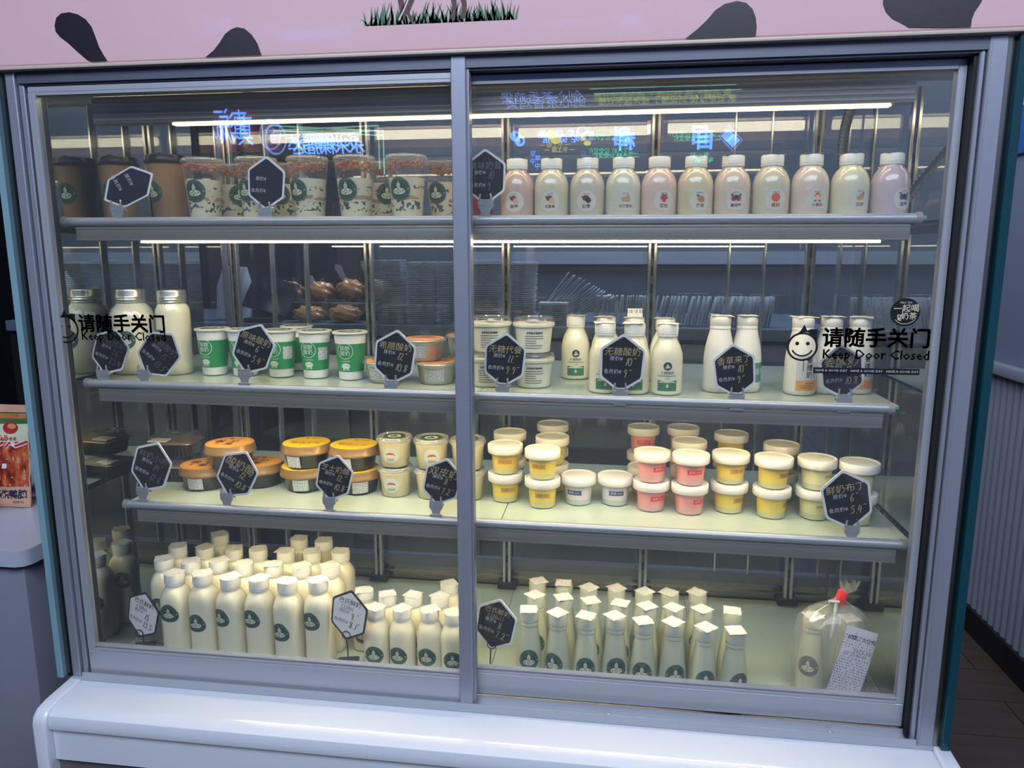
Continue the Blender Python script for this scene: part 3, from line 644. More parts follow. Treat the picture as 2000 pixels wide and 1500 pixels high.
# ---- tall rounded-square milk bottles
sq500 = lambda z: 3.4 if z < .118 else max(2.0, 3.4 - (z - .118) * 48)
p500 = [(0, 0), (.0225, 0), (.0252, .002), (.0262, .006), (.0260, .02), (.0256, .060), (.0262, .112), (.0266, .122), (.0266, .130), (.0252, .138), (.0222, .1455), (.0188, .150), (.0168, .153), (.0166, .157), (0, .157)]
m500 = lathe('bottle_body', p500, MILK, 36, sq=sq500)
c500 = lathe('cap', [(0, .156), (.0182, .156), (.0184, .1592), (.0176, .1600), (.0190, .1607), (.0190, .1755), (.0182, .178), (.0165, .1783), (0, .1783)], CAPW, 32)
e500 = [emblem(rprof(p500), z, .0185, 3.4, dx=dx) for z, dx in ((.104, -.001), (.083, -.006), (.102, -.012), (.104, -.009), (.082, -.008), (.102, -.009))]
s500 = seals('500', .0186, .1785, .032, droop=.25)
rows = ['front', 'second', 'third', 'rear']
for ri, row in enumerate(P_b500):
    for i, (x, y, z) in enumerate(row):
        k = ri * 7 + i; rz = random.uniform(-.05, .05)
        place('milk_bottle', [('bottle_body', m500), ('cap', c500), ('emblem', e500[i % 6] if ri == 0 else e500[(i * 5 + ri) % 6], random.uniform(-.1, .1) if ri else 0), ('seal_label', s500[k % 7], random.uniform(-1.2, 1.2))],
              f'tall milk bottle with white cap, {ORD[i]} from the left in the {rows[ri]} row', 'bottle', (x, y, z), rz, 'tall milk bottles on the fridge deck')
# ---- short milk bottles
p270 = [(0, 0), (.021, 0), (.0242, .003), (.0248, .008), (.0246, .04), (.0250, .072), (.0244, .083), (.0218, .092), (.0182, .0985), (.0164, .1015), (.0162, .105), (0, .105)]
m270 = lathe('bottle_body', p270, MILK, 32, sq=lambda z: 2.5 if z < .085 else 2.0)
c270 = lathe('cap', [(0, .104), (.0174, .104), (.0176, .1072), (.0168, .108), (.0181, .1086), (.0181, .122), (.0172, .1242), (0, .1245)], CAPW, 32)
e270 = [emblem(rprof(p270), .037, .0180, 2.5, 0.03, dx) for dx in (.001, -.004, -.002, .002)]
s270 = seals('270', .0177, .1247, .031, droop=.25)
for ri, row in enumerate(P_b270):
    for i, (x, y, z) in enumerate(row):
        place('milk_bottle', [('bottle_body', m270), ('cap', c270), ('emblem', e270[i % 4]), ('seal_label', s270[(ri * 4 + i) % 7], random.uniform(-1.2, 1.2))],
              (f'short milk bottle with white cap, {ORD[i]} from the left in the {rows[ri]} row' if ri < 2 else 'short milk bottle standing alone behind the others beside the meeting stile'), 'bottle', (x, y, z), 0, 'short milk bottles on the fridge deck')
# ---- cone shaped bottles
pcone = [(0, 0), (.021, 0), (.0238, .003), (.0242, .010), (.0240, .045), (.0228, .062), (.0192, .090), (.0166, .108), (.0158, .116), (.0157, .121), (0, .121)]
mcone = lathe('bottle_body', pcone, MILKG, 32)
ccone = lathe('cap', [(0, .117), (.0168, .117), (.0172, .120), (.0160, .1222), (.0160, .1245), (.0172, .1255), (.0172, .142), (.0162, .1452), (0, .1455)], CAPF, 32)
econe = [emblem(rprof(pcone), .055, .0190, None, 0.05, dx) for dx in (.002, -.008, .0, .003, -.002, .004, .003, .008)]
scone = seals('cone', .0168, .1458, .031, droop=.1)
for ri, row in enumerate(P_cone):
    for i, (x, y, z) in enumerate(row):
        y = max(y, .0672)
        place('cone_bottle', [('bottle_body', mcone), ('cap', ccone), ('emblem', econe[i % 8]), ('seal_label', scone[(ri * 3 + i) % 7], random.uniform(-1.0, 1.0))],
              f'cone-shaped milk bottle with frosted cap, {ORD[i]} from the left in the {rows[ri]} row', 'bottle', (x, y, z), 0, 'cone-shaped milk bottles on the fridge deck')

# ---- order bag with two bottles, straw, receipt
for i, (x, y, z) in enumerate(P_bagbottle):
    place('cone_bottle', [('bottle_body', mcone), ('cap', ccone), ('emblem', econe[0], (-.5, .3)[i]), ('seal_label', scone[i], .3)],
          ('cone-shaped milk bottle inside the tied plastic bag, left one', 'cone-shaped milk bottle inside the tied plastic bag, right one behind the receipt')[i], 'bottle', (x, y, z + .0008), 0, 'milk bottles in the tied bag')
bx0, by0 = (P_bagbottle[0][0] + P_bagbottle[1][0]) / 2, .137
bag = thing('plastic_order_bag', 'clear plastic takeaway bag tied with red tape, holding two bottles and a receipt', 'bag', (bx0, by0, DZ))
BAGM = glass('thin_bag_film', 0.05, (0.96, 0.96, 0.96), 0.08, 0.16, (0.8, 0.78, 0.72))
bm = BM(); rnd = random.Random(5); rings = []
prof = [(.060, .0), (.0655, .004), (.066, .03), (.0655, .07), (.062, .11), (.058, .140), (.042, .160), (.019, .174), (.007, .184), (.006, .189), (.012, .200), (.017, .214)]
for i, (r, z) in enumerate(prof):
    rg = []
    for k in range(28):
        t = 2 * PI * k / 28; ww = 1 + (.10 if 2 < i else .02) * math.sin(k * 2.9 + i * .8) + rnd.uniform(-.03, .03)
        sy = .74 if i < 9 else .5; dx = .012 * max(0, (z - .12) / .08) + (.012 if i > 9 else 0)
        rg.append(bm.verts.new((r * ww * math.cos(t) + dx, r * ww * sy * math.sin(t), z + (.006 * math.sin(k * 1.7) if i == len(prof) - 1 else 0) + .0002)))
    rings.append(rg)
for a, b in zip(rings, rings[1:]):
    for k in range(28): bm.faces.new((a[k], a[(k + 1) % 28], b[(k + 1) % 28], b[k]))
bm.faces.new(rings[0][::-1]); ob('bag_film', from_bm('bag_film', bm, BAGM), bag)
bm = BM(); bx(bm, -.007, .007, -.009, .007, -.013, .013, .002, xf=Matrix.Translation((.012, -.002, .187)) @ Matrix.Rotation(R_(14), 4, 'Y')); ob('red_tape', from_bm('red_tape', bm, pm('red_tape', (222, 52, 48), .35)), bag)
bm = BM(); tube(bm, [(-.006, -.026, .120), (-.002, -.022, .150), (.001, -.016, .181)], .0032, 10); tube(bm, [(-.012, -.016, .184), (.006, -.015, .183)], .0028, 10); ob('straw', from_bm('straw', bm, pm('pale_straw', (178, 186, 190), .35)), bag)
f = Flat(); RC = printed('receipt_paper', rows=210, cols=420, thr=.53, axis='XZ', paper=(214, 212, 222), ink=(84, 82, 90)); RCP = pm('receipt_blank', (212, 210, 220), .55)
f.rect(-.029, -.070, .029, .070, RC, 0, 6, 10); INKR = pm('receipt_ink', (58, 56, 64), .6)
f.rect(-.029, .055, .029, .070, RCP, 1, 2, 1); f.text('#32', -.014, .052, .010, INKR, 2, bold=.01); f.text('饿了么外卖', .008, .052, .0085, INKR, 2)
f.rect(-.027, .018, .027, .034, RCP, 1, 2, 1); f.text('2023-10', .010, .030, .010, INKR, 2); f.text('-27 20:40:00', -.002, .0225, .0088, INKR, 2)
me = f.mesh('receipt', lambda u, v, o: (u, -o - .004 * math.sin((v + .07) * 22), v)); rc = ob('receipt', me, bag, (.022, -.050, .0795), (R_(-8), R_(17), R_(6)))

# ---- pudding cups
def tint(name, c, s=0.25): return pm(name, c, 0.35, coat=0.2, var=0.03, sss=s)
PUD = {'yellow': tint('yellow_pudding', (244, 214, 96)), 'pink': tint('pink_pudding', (246, 164, 158)), 'cream': tint('cream_pudding', (238, 228, 172)), 'white': tint('white_pudding', (232, 222, 220))}
FROST = {'yellow': tint('frosted_yellow_foot', (214, 206, 150)), 'pink': tint('frosted_pink_foot', (222, 176, 170)), 'cream': tint('frosted_cream_foot', (208, 210, 176)), 'white': tint('frosted_white_foot', (196, 204, 190))}
LABC = {'yellow': (206, 156, 84), 'pink': (222, 74, 78), 'cream': None, 'white': (62, 82, 112)}
PTXT = {'yellow': '芒果', 'pink': '草莓', 'cream': '原味', 'white': '原味'}
PLID = pm('pudding_lid', (246, 240, 230), 0.42, var=0.015)
ppud = [(0, .0006), (.021, .0006), (.0236, .002), (.0242, .011), (.0244, .012), (.0262, .040), (.027, .043), (0, .043)]
lidp = lathe('lid', [(0, .0400), (.0325, .0400), (.0335, .0415), (.0335, .0545), (.0325, .0558), (.0305, .0558), (.0298, .0550), (.0292, .0540), (0, .0540)], PLID, 40)
PUDM = {}
for k in PUD:
    f = Flat(); body = lathe('cup', [(a, b) if b > .0115 else (a, b, 1) for a, b in ppud], [PUD[k], FROST[k]], 36)
    for q in body.polygons: q.material_index = 1 if sum(body.vertices[v].co.z for v in q.vertices) / len(q.vertices) < .0117 else 0
    if LABC[k]:
        lm = pm(k + '_pudding_label', LABC[k], .45); f.poly([(-.0135, -.0045), (.0135, -.0045), (.0120, 0), (.0135, .0045), (-.0135, .0045), (-.0120, 0)], lm, 1)
        f = Flat(); f.rect(-.0125, -.0045, .0125, .0045, lm, 1, 8, 1)
        for s in (-1, 1): f.poly([(s * .0125, -.0045), (s * .0148, -.0045), (s * .0138, 0), (s * .0148, .0045), (s * .0125, .0045)], lm, 1)
        tm = pm(k + '_pudding_text', {'yellow': (150, 92, 44), 'pink': (250, 190, 180), 'white': (214, 220, 228)}[k], .5); f.text(PTXT[k], -.0055, 0, .0055, tm, 3); f.stroke([(.002, -.0008), (.0045, .0008), (.007, -.0006), (.010, .0008)], .0008, tm, 3)
    else:
        tm = pm('cream_pudding_text', (132, 120, 92), .5); f.text(PTXT[k], -.005, 0, .006, tm, 2); f.stroke([(.002, -.0008), (.005, .0008), (.008, -.0006), (.011, .0008)], .0008, tm, 2)
    PUDM[k] = (body, f.mesh('cup_label', on_cyl(rprof(ppud), .026), smooth=True))
PUDC = {'A': 'yellow', 'B': 'yellow', 'C': 'white', 'D': 'pink', 'E': 'pink', 'F': 'yellow', 'G': 'yellow', 'H': 'cream', 'I': 'cream'}
PDESC = {'A': 'yellow pudding cup in the leftmost pudding column', 'B': 'yellow pudding cup in the second pudding column from the left', 'C': 'white pudding cup with blue ribbon label', 'D': 'pink pudding cup in the left pink column', 'E': 'pink pudding cup in the right pink column', 'F': 'yellow pudding cup right beside the pink columns', 'G': 'yellow pudding cup in the rightmost yellow column', 'H': 'cream pudding cup beside the rightmost yellow column', 'I': 'cream pudding cup at the right end behind the tag'}
for key, (x, y, z) in P_pud.items():
    c = PUDC[key[0]]; row = {'1': 'front stack', '2': 'stack behind the front one', '3': 'rearmost stack'}[key[1]]; single = key[0] == 'C' or key == 'D3'
    nrow = sum(1 for q in P_pud if q[0] == key[0])
    for lv in ((0,) if single else (0, 1)):
        if key == 'C1': lab = PDESC['C'] + ' standing alone, left of two'
        elif key == 'C2': lab = PDESC['C'] + ' standing alone, right of two'
        elif key == 'D3': lab = 'pink pudding cup standing single amid the left pink column'
        else: lab = PDESC[key[0]] + (', upper' if lv else ', lower') + (' of the ' + (row.replace('stack behind the front one', 'middle stack') if not (key[1] == '2' and nrow == 2) else 'rear stack') if nrow > 1 else ' of its stack')
        b, l = PUDM[c]; a = {('A1', 0): .35, ('A1', 1): 0.1, ('B1', 0): .1, ('B1', 1): -.25, ('D1', 0): .5, ('D1', 1): .65, ('E1', 0): .75, ('E1', 1): .25, ('F1', 0): .75, ('F1', 1): .4, ('G1', 0): 1.25, ('G1', 1): .8, ('H1', 0): .3, ('H1', 1): .8}.get((key, lv), random.uniform(-.3, .6))
        place('pudding_cup', [('cup', b), ('lid', lidp), ('cup_label', l, a)], lab, 'pudding cup', (x, y, z + .0005 + lv * .0553), 0, c + ' pudding cups')

# ---- clear tubs of double skin milk
PUDG = tint('custard', (238, 226, 182), .2)
ptub = [(0, .0005), (.0255, .0005), (.0268, .002), (.0312, .046), (0, .046)]
tub_in = lathe('custard', ptub, PUDG, 36)
tub_cup = lathe('clear_cup', [(0, 0), (.026, 0), (.0276, .002), (.0322, .049), (.0342, .0495), (.0342, .052)], CLEAR, 36)
tub_lid = lathe('clear_lid', [(.0350, .0485), (.0353, .0525), (.0335, .0545), (.0330, .0575), (.0320, .0585), (.0312, .0555), (0, .0555)], CLEARH, 36)
f = Flat(); f.disc(0, 0, .024, .024, GREEN, 1, rings=3, seg=28, inner=.55); f.disc(0, 0, .0235, .0235, EMB_CREAM, 2, rings=1, seg=28, inner=.96)
f.disc(0, 0, .0128, .0128, EMB_CREAM, 1, rings=2, seg=20); f.disc(-.004, -.003, .004, .005, GREEN, 2, rings=2, seg=12); f.disc(.004, -.003, .005, .004, GREEN, 2, rings=2, seg=12); f.disc(0, .005, .003, .004, GREEN, 2, rings=2, seg=12)
tub_top = f.mesh('lid_print', on_xy(.0566))
f = Flat(); LGREY = pm('label_grey_white', (206, 206, 196), .45); f.disc(0, 0, .0155, .0155, LGREY, 1, rings=4); BR = pm('caramel', (158, 84, 52), .5); CRM = pm('label_cream', (232, 214, 176), .5)
f.disc(0, .0005, .0082, .0045, BR, 2, rings=3, seg=20); f.disc(0, -.0012, .0074, .0028, CRM, 3, rings=2, seg=20); f.disc(0, .0030, .0056, .0022, BR, 4, rings=2, seg=16)
f.text('双皮奶', 0, -.0095, .0052, pm('label_green_text', (58, 92, 70), .5), 2, bold=.01)
tub_lab = f.mesh('cup_label', on_cyl(lambda z: .0282 + .0046 * z / .05, .026), smooth=True)
for i, (x, y, z) in enumerate(P_tub):
    for lv in (0, 1):
        place('custard_tub', [('clear_cup', tub_cup), ('custard', tub_in), ('clear_lid', tub_lid), ('lid_print', tub_top), ('cup_label', tub_lab, (.0, .25, .1)[i])],
              f'clear tub of pale custard with pudding label, {"upper" if lv else "lower"} of the {("left", "middle", "right")[i]} stack', 'custard tub', (x + .002, y, z + .0005 + lv * .0595), 0, 'clear custard tubs')

# ---- gold lidded bowls
BLKP = pm('black_tray_plastic', (24, 22, 22), 0.25, coat=0.3)
GOLD = pm('gold_rim', (186, 142, 84), 0.25, 0.55, var=0.06); GOLDC = pm('bronze_lid', (152, 118, 76), 0.3, 0.35)
ob_ = [(0, .0004), (.036, .0004), (.0395, .003), (.0445, .027), (.047, .029), (0, .0291)]
bowl = lathe('bowl', ob_, BLKP, 48, sx=1.0, sy=.96, flute=lambda k, z: 1 - (.012 if k % 2 and z < .026 else 0))
blid = lathe('lid', [(0, .0292), (.0492, .0292), (.0502, .0305), (.0500, .0335), (.0486, .0352), (.0476, .0440), (.0466, .0462), (0, .0466)], GOLDC, 48, sx=1.0, sy=.96)
def oval_label(c, txt, dark, flip):
    f = Flat(); A = pm('oval_label_' + c, {'orange': (232, 160, 70), 'yellow': (246, 200, 40)}[c], .4, var=.05, scale=60); I = pm('label_ink_' + c, dark, .5)
    f.disc(0, 0, .0462, .0443, A, 1, rings=3, seg=40)
    if c == 'orange': f.disc(0, 0, .0425, .0405, I, 2, rings=1, seg=40, inner=.985); f.text(txt[0], -.020, .006, .019, I, 3, shear=.1, bold=.004); f.text(txt[1], .008, .006, .018, I, 3, shear=.1, bold=.004); f.text(txt[2], .002, -.014, .018, I, 3, shear=.1, bold=.004); f.rect(-.026, -.014, -.019, -.004, pm('red_seal', (196, 62, 40), .5), 3, 1, 1); f.disc(-.005, .026, .0055, .0038, I, 3, rings=2, seg=14); f.rect(.006, .0245, .022, .0275, pm('label_brown', (150, 92, 44), .5), 3, 1, 1)
    else: f.text(txt, 0, -.004, .0155, I, 3, shear=-.15, rot=PI); f.text('CHEESE MILK', 0, -.016, .0045, I, 3, rot=PI); f.disc(-.006, .028, .005, .0032, I, 3, rings=2, seg=14); f.rect(.003, .0265, .020, .0295, I, 3, 1, 1)
    return f.mesh('lid_label', on_xy(.0467))
lab_o = oval_label('orange', '酸奶酪', (70, 32, 18), 0); lab_y = oval_label('yellow', '芝士奶酪', (150, 100, 14), 1)
f = Flat(); f.rect(-.0155, -.011, .0155, .012, LABELP, 1, 6, 3); side_lab = f.mesh('side_label', on_cyl(lambda z: .0415 + .16 * z, .016), smooth=True)
ov = P_oval; OV = [((ov['o1'][0] - .002,) + ov['o1'][1:], 0, lab_o, .1, -.05, 'orange-labelled gold-lidded bowl, lower left of the three orange ones'), ((.3020, .203, ov['o2'][2]), 0, lab_o, -.1, -.25, 'orange-labelled gold-lidded bowl, lower right of the three orange ones'), ((.2600,) + ov['o3'][1:], .0475, lab_o, .12, .6, 'orange-labelled gold-lidded bowl resting on top of two others'),
 ((ov['y1'][0] - .004,) + ov['y1'][1:], 0, lab_y, .06, .1, 'yellow-labelled gold-lidded bowl, lower of the left yellow stack'), ((ov['y1'][0] + .001, ov['y1'][1], ov['y1'][2]), .0475, lab_y, .1, -.35, 'yellow-labelled gold-lidded bowl, upper of the left yellow stack'),
 ((ov['y2'][0] - .009,) + ov['y2'][1:], 0, lab_y, .0, .5, 'yellow-labelled gold-lidded bowl, lower of the right yellow stack'), ((ov['y2'][0] - .012, ov['y2'][1], ov['y2'][2]), .0475, lab_y, -.05, -.1, 'yellow-labelled gold-lidded bowl, upper of the right yellow stack')]
for (x, y, z), dz, lb, rz, sl, lab in OV:
    place('lidded_bowl', [('bowl', bowl), ('lid', blid), ('lid_label', lb), ('side_label', side_lab, sl)], lab, 'bowl', (x, y, z + .0005 + dz), rz, 'round lidded dessert bowls')
# ---- black trays with clear lids
bm = BM(); hx, hy = .046, .036
def rrect(x, y, r, n=5):
    o = []
    for cx, cy, a0 in ((x - r, y - r, 0), (-x + r, y - r, 90), (-x + r, -y + r, 180), (x - r, -y + r, 270)):
        o += [(cx + r * math.cos(R_(a0 + 90 * k / n)), cy + r * math.sin(R_(a0 + 90 * k / n))) for k in range(n + 1)]
    return o
def loft(bm, secs, mi=0, cap0=True, cap1=True):
    R = [[bm.verts.new((x, y, z)) for x, y in sh] for sh, z in secs]
    for a, b in zip(R, R[1:]):
        for k in range(len(a)): f = bm.faces.new((a[k], a[(k + 1) % len(a)], b[(k + 1) % len(a)], b[k])); f.material_index = mi
    if cap0: f = bm.faces.new(R[0][::-1]); f.material_index = mi
    if cap1: f = bm.faces.new(R[-1]); f.material_index = mi
loft(bm, [(rrect(.038, .029, .008), .0004), (rrect(.039, .030, .009), .002), (rrect(.044, .034, .010), .029), (rrect(.047, .037, .011), .0295), (rrect(.047, .037, .011), .031)])
for k in range(9):
    for s in (-1, 1): bx(bm, -.032 + .008 * k - .0012, -.032 + .008 * k + .0012, s * .0325 - .0012, s * .0325 + .0012, .004, .027)
tray = from_bm('tray', bm, BLKP)
bm = BM(); a = rrect(.0475, .0375, .011); tube(bm, [(x, y, .0312) for x, y in a] + [(a[0][0], a[0][1], .0312)], .0007, 6, cap=False); trim = from_bm('gold_edge', bm, GOLD)
bm = BM(); loft(bm, [(rrect(.0475, .0375, .011), .0315), (rrect(.045, .035, .010), .0335), (rrect(.040, .030, .009), .046), (rrect(.038, .028, .009), .0475)], cap0=False); tlid = from_bm('clear_lid', bm, CLEAR)
bm = BM(); loft(bm, [(rrect(.0435, .0335, .009), .0305), (rrect(.041, .031, .009), .0345)]); cake = from_bm('cocoa_cake', bm, pm('cocoa_cake', (74, 48, 38), .75, var=.3, scale=200, bump=.4))
bm = BM(); bx(bm, -.044, -.006, -.0335, -.006, .0345, .0375, .001, 0, 1); tst = from_bm('paper_sticker', bm, pm('tray_sticker', (214, 206, 190), .5))
f = Flat(); f.disc(0, 0, .020, .018, GREEN, 1, rings=2, seg=28); f.disc(0, 0, .019, .017, EMB_LINE, 2, rings=1, seg=28, inner=.95); f.disc(0, 0, .008, .007, EMB_LINE, 2, rings=2, seg=16); tem = f.mesh('lid_emblem', on_xy(.0478))
x, y, z = P_tray[0]; x, y = .112, .214
for lv in (0, 1):
    place('dessert_tray', [('tray', tray), ('gold_edge', trim), ('cocoa_cake', cake), ('paper_sticker', tst), ('clear_lid', tlid), ('lid_emblem', tem)], ('black dessert tray with clear lid, lower of two', 'black dessert tray with clear lid and cocoa cake, upper of two')[lv], 'dessert tray', (x - .002 + .004 * lv, y, z + .0005 + lv * .0492), .12, 'black trays of cocoa cake')

# ---- green yogurt cups
GRN = pm('green_sleeve', (38, 140, 84), .4, coat=.2, var=.03); GW = pm('cup_white', (236, 236, 226), .4)
pgr = [(0, .0004), (.0205, .0004), (.0225, .002), (.0232, .012), (.0296, .084), (.0296, .087), (0, .087)]
gcup = lathe('cup', pgr, GW, 36); rf = rprof(pgr)
sleeve = lathe('green_sleeve', [(rf(.0165) + .0004, .0165), (rf(.040) + .0004, .040), (rf(.0690) + .0004, .0690)], GRN, 36)
FOIL = pm('foil_lid', (228, 226, 214), .35, .2)
glid = lathe('foil_lid', [(.0305, .0865), (.0328, .0868), (.0330, .0895), (.0318, .0905), (.0300, .0900), (0, .0902)], FOIL, 36)
f = Flat(); f.disc(0, 0, .0225, .0225, pm('lid_print_dark', (74, 92, 84), .4), 1, rings=1, seg=28, inner=.75); f.disc(-.003, .002, .013, .010, pm('lid_print_mid', (120, 130, 118), .4), 1, rings=1, seg=16, inner=.5); f.text('鲜酿酸奶', 0, .026, .0045, INK, 2); glp = f.mesh('lid_print', on_xy(.0903))
f = Flat(); GWT = pm('sleeve_white', (226, 236, 226), .45); f.disc(0, .008, .0155, .0155, GWT, 2, rings=1, seg=32, inner=.93); f.text('现酿', 0, .0125, .0098, GWT, 2); f.text('酸奶', .0, .0030, .0098, GWT, 2)
f.disc(0, -.0205, .0082, .0055, GWT, 2, rings=3, seg=20); f.rect(-.0052, -.028, -.0032, -.023, GWT, 2, 1, 1); f.rect(.0032, -.028, .0052, -.023, GWT, 2, 1, 1); f.text('YOGURT', 0, -.0202, .0032, GRN, 3); f.text('100%鲜奶发酵', 0, -.0115, .003, GWT, 2); f.text('健康好营养', 0, -.0285, .0026, GWT, 2)
gpr = f.mesh('sleeve_print', on_cyl(lambda z: rf(z) + .0005, .048), smooth=True)
f = Flat(); f.rect(-.010, -.010, .010, .014, LABELP, 2, 5, 2); gst = f.mesh('price_sticker', on_cyl(lambda z: rf(z) + .0005, .046), smooth=True)
GA = [-.15, -.05, -.12, -.3, -.12, -.05]
GL = ['first of the front row from the left', 'half behind the black price tag', 'third of the front row from the left', 'single one standing in the back', 'fourth of the front row from the left', 'rightmost of the front row']
for i, (x, y, z) in enumerate(P_green):
    pr_ = [('cup', gcup), ('green_sleeve', sleeve), ('foil_lid', glid), ('lid_print', glp, random.uniform(-.5, .5)), ('sleeve_print', gpr, GA[i])]
    if i in (2, 4): pr_.append(('price_sticker', gst, .95))
    place('yogurt_cup', pr_, 'green and white yogurt cup with foil lid, ' + GL[i], 'yogurt cup', (x, y, z + .0003), 0, 'green yogurt cups')

# ---- big jars with silver screw lids
JG = pm('milk_jar', (232, 226, 200), .12, coat=.9, var=.02, sss=.1); SIL = pm('silver_screw_lid', (206, 204, 196), .28, .8)
pj = [(0, .0004), (.036, .0004), (.040, .004), (.0415, .012), (.0415, .105), (.040, .117), (.035, .127), (.0285, .1335), (.0265, .138), (0, .138)]
ps = [(0, .0004), (.0265, .0004), (.0295, .004), (.0305, .012), (.0318, .118), (.0312, .126), (.0275, .134), (.0255, .137), (.025, .140), (0, .140)]
def screw(r, z0, z1): return lathe('screw_lid', [(0, z0), (r, z0), (r + .0006, z0 + .002), (r - .0006, z0 + .004)] + [(r + (.0006 if k % 2 else -.0004), z0 + .005 + k * .0022) for k in range(5)] + [(r, z1 - .003), (r - .001, z1), (r - .004, z1), (r - .005, z1 - .0012), (0, z1 - .0012)], SIL, 36)
jar_e = emblem(rprof(pj), .068, .0175, None, 0); slim_e = emblem(rprof(ps), .070, .0185, None, 0)
(x, y, z), (x2, y2, z2) = P_jar
place('milk_jar', [('jar', lathe('jar', pj, JG, 40)), ('screw_lid', screw(.0275, .137, .163)), ('emblem', jar_e, .25)], 'wide round-shouldered jar of milk with silver screw lid', 'jar', (x, y, z + .0003), 0)
place('milk_jar', [('jar', lathe('jar', ps, JG, 36)), ('screw_lid', screw(.0268, .138, .1625)), ('emblem', slim_e, -.45)], 'slim straight jar of milk with silver screw lid', 'jar', (x2, y2, z2 + .0003), 0)

# ---- foil tins of greek yogurt
TF = pm('crinkled_foil', (206, 202, 192), .28, .75, var=.2, scale=150, bump=.3); TL = pm('orange_brown_lid', (206, 138, 84), .45, var=.05)
tin = lathe('foil_cup', [(0, .0004), (.0285, .0004), (.0305, .002), (.0352, .034), (.0372, .036), (0, .036)], TF, 72, flute=lambda k, z: 1 - (.025 if k % 2 and .001 < z < .033 else 0))
tlid2 = lathe('lid', [(.0372, .0350), (.0398, .0352), (.0402, .0375), (.0385, .0395), (.0368, .0400)], TF, 72, flute=lambda k, z: 1 + (.008 if k % 2 else 0))
tl3 = lathe('lid_top', [(.0372, .0396), (.0340, .0412), (0, .0414)], TL, 40)
f = Flat(); TI = pm('tin_ink', (120, 62, 30), .5); f.text('希腊酸奶', 0, -.006, .014, TI, 1, bold=.004, sx=.9); f.disc(-.008, .014, .0045, .003, TI, 1, rings=2, seg=14); f.rect(-.002, .0125, .014, .0155, TI, 1, 1, 1); tlp = f.mesh('lid_print', on_xy(.0415))
f = Flat(); f.rect(-.018, -.011, .018, .011, LABELP, 3, 6, 2); tsl = f.mesh('side_label', on_cyl(lambda z: .0298 + .155 * z, .018), smooth=True)
t = P_tin; TN = [((t['a'][0] + .006, .145, t['a'][2]), 0, 'foil tin of yogurt half behind the black price tag, lower left one', -.1), ((t['c'][0], .145, t['c'][2]), 0, 'foil tin of yogurt with printed side label, lower front one beside the meeting stile', .1), ((.668, .150, t['c'][2]), .042, 'foil tin of yogurt resting on top of the lower ones', -.3), ((.735, .222, t['c'][2] - .0003), 0, 'foil tin of yogurt, lower one of the rear stack beside the meeting stile', 0), ((.731, .222, t['c'][2] - .0003), .042, 'foil tin of yogurt, upper one of the rear stack beside the meeting stile', 0)]
for (x, y, z), dz, lab, a in TN:
    place('foil_tin', [('foil_cup', tin), ('lid', tlid2), ('lid_top', tl3), ('lid_print', tlp, -.1), ('side_label', tsl, a)], lab, 'foil tin', (x, y, z + .0003 + dz), 0, 'foil tins of yogurt')

# ---- white soup-style cups with spoon under the lid
SW = pm('soup_cup_white', (234, 232, 214), .38, coat=.2, sss=.15)
psp = [(0, .0004), (.0275, .0004), (.0292, .002), (.0340, .046), (.0372, .0465), (.0378, .049), (.0378, .052), (.0345, .0525), (0, .0505)]
scup = lathe('cup', psp, SW, 40); slid = lathe('clear_lid', [(.0372, .0527), (.0374, .055), (.0360, .0580), (.0350, .0615), (.0335, .0622), (.0325, .0600), (0, .0600)], CLEAR, 40)
f = Flat()
f.disc(.0, .010, .012, .009, GW, 1, rings=2, seg=20); f.rect(-.0045, -.022, .0045, .006, GW, 1, 1, 2); spoon = f.mesh('spoon', lambda u, v, o: (u, v, .0575 + .0008 * math.sin(v * 200)))
f = Flat(); f.text('无糖酸奶粗粮碗', 0, .010, .0042, INK, 1, bold=.02); rnd = random.Random(2); GI = pm('grey_small_print', (110, 108, 102), .5)
for k in range(6): f.rect(-.017, .004 - k * .0042, -.017 + .034 * rnd.uniform(.55, 1), .0054 - k * .0042, GI, 1, 6, 1)
spl_ = f.mesh('cup_print', on_cyl(rprof(psp), .026), smooth=True)
for i, (x, y, z) in enumerate(P_soup):
    for lv in (0, 1):
        place('meal_cup', [('cup', scup), ('clear_lid', slid), ('spoon', spoon, (.0, .6)[i]), ('cup_print', spl_, (.1, .15)[i])], f'white meal cup with clear lid and spoon, {("lower", "upper")[lv]} of the {("left", "right")[i]} stack', 'cup', (x + (.004 if lv and i == 0 else 0), y, z + .0003 + lv * .0625), 0, 'white meal cups in two stacks')

# ---- sugar-free yogurt bottles
pp = [(0, .0004), (.0235, .0004), (.0262, .003), (.0268, .010), (.0268, .062), (.0255, .072), (.0215, .084), (.0175, .092), (.0160, .096), (.0158, .101), (0, .101)]
pbody = lathe('bottle_body', pp, MILK, 36); pcap = lathe('cap', [(0, .0985), (.0172, .0985), (.0176, .101), (.0168, .1022), (.0178, .103), (.0178, .118), (.0168, .1195), (0, .1197)], CAPW, 32)
f = Flat(); DG = pm('label_leaf_green', (62, 122, 84), .45); PK = pm('label_dark', (56, 72, 66), .45)
f.disc(0, .018, .0072, .0072, PK, 1, rings=3, seg=24); f.disc(0, .0195, .0016, .0024, EMB_CREAM, 2, rings=1, seg=10); f.disc(-.0015, .016, .0022, .0018, EMB_CREAM, 2, rings=1, seg=10); f.disc(.002, .0165, .0022, .0018, EMB_CREAM, 2, rings=1, seg=10)
f.text('无糖酸奶', 0, .0062, .0058, PK, 1); f.rect(-.0165, .0008, .0165, .0018, PK, 1, 8, 1)
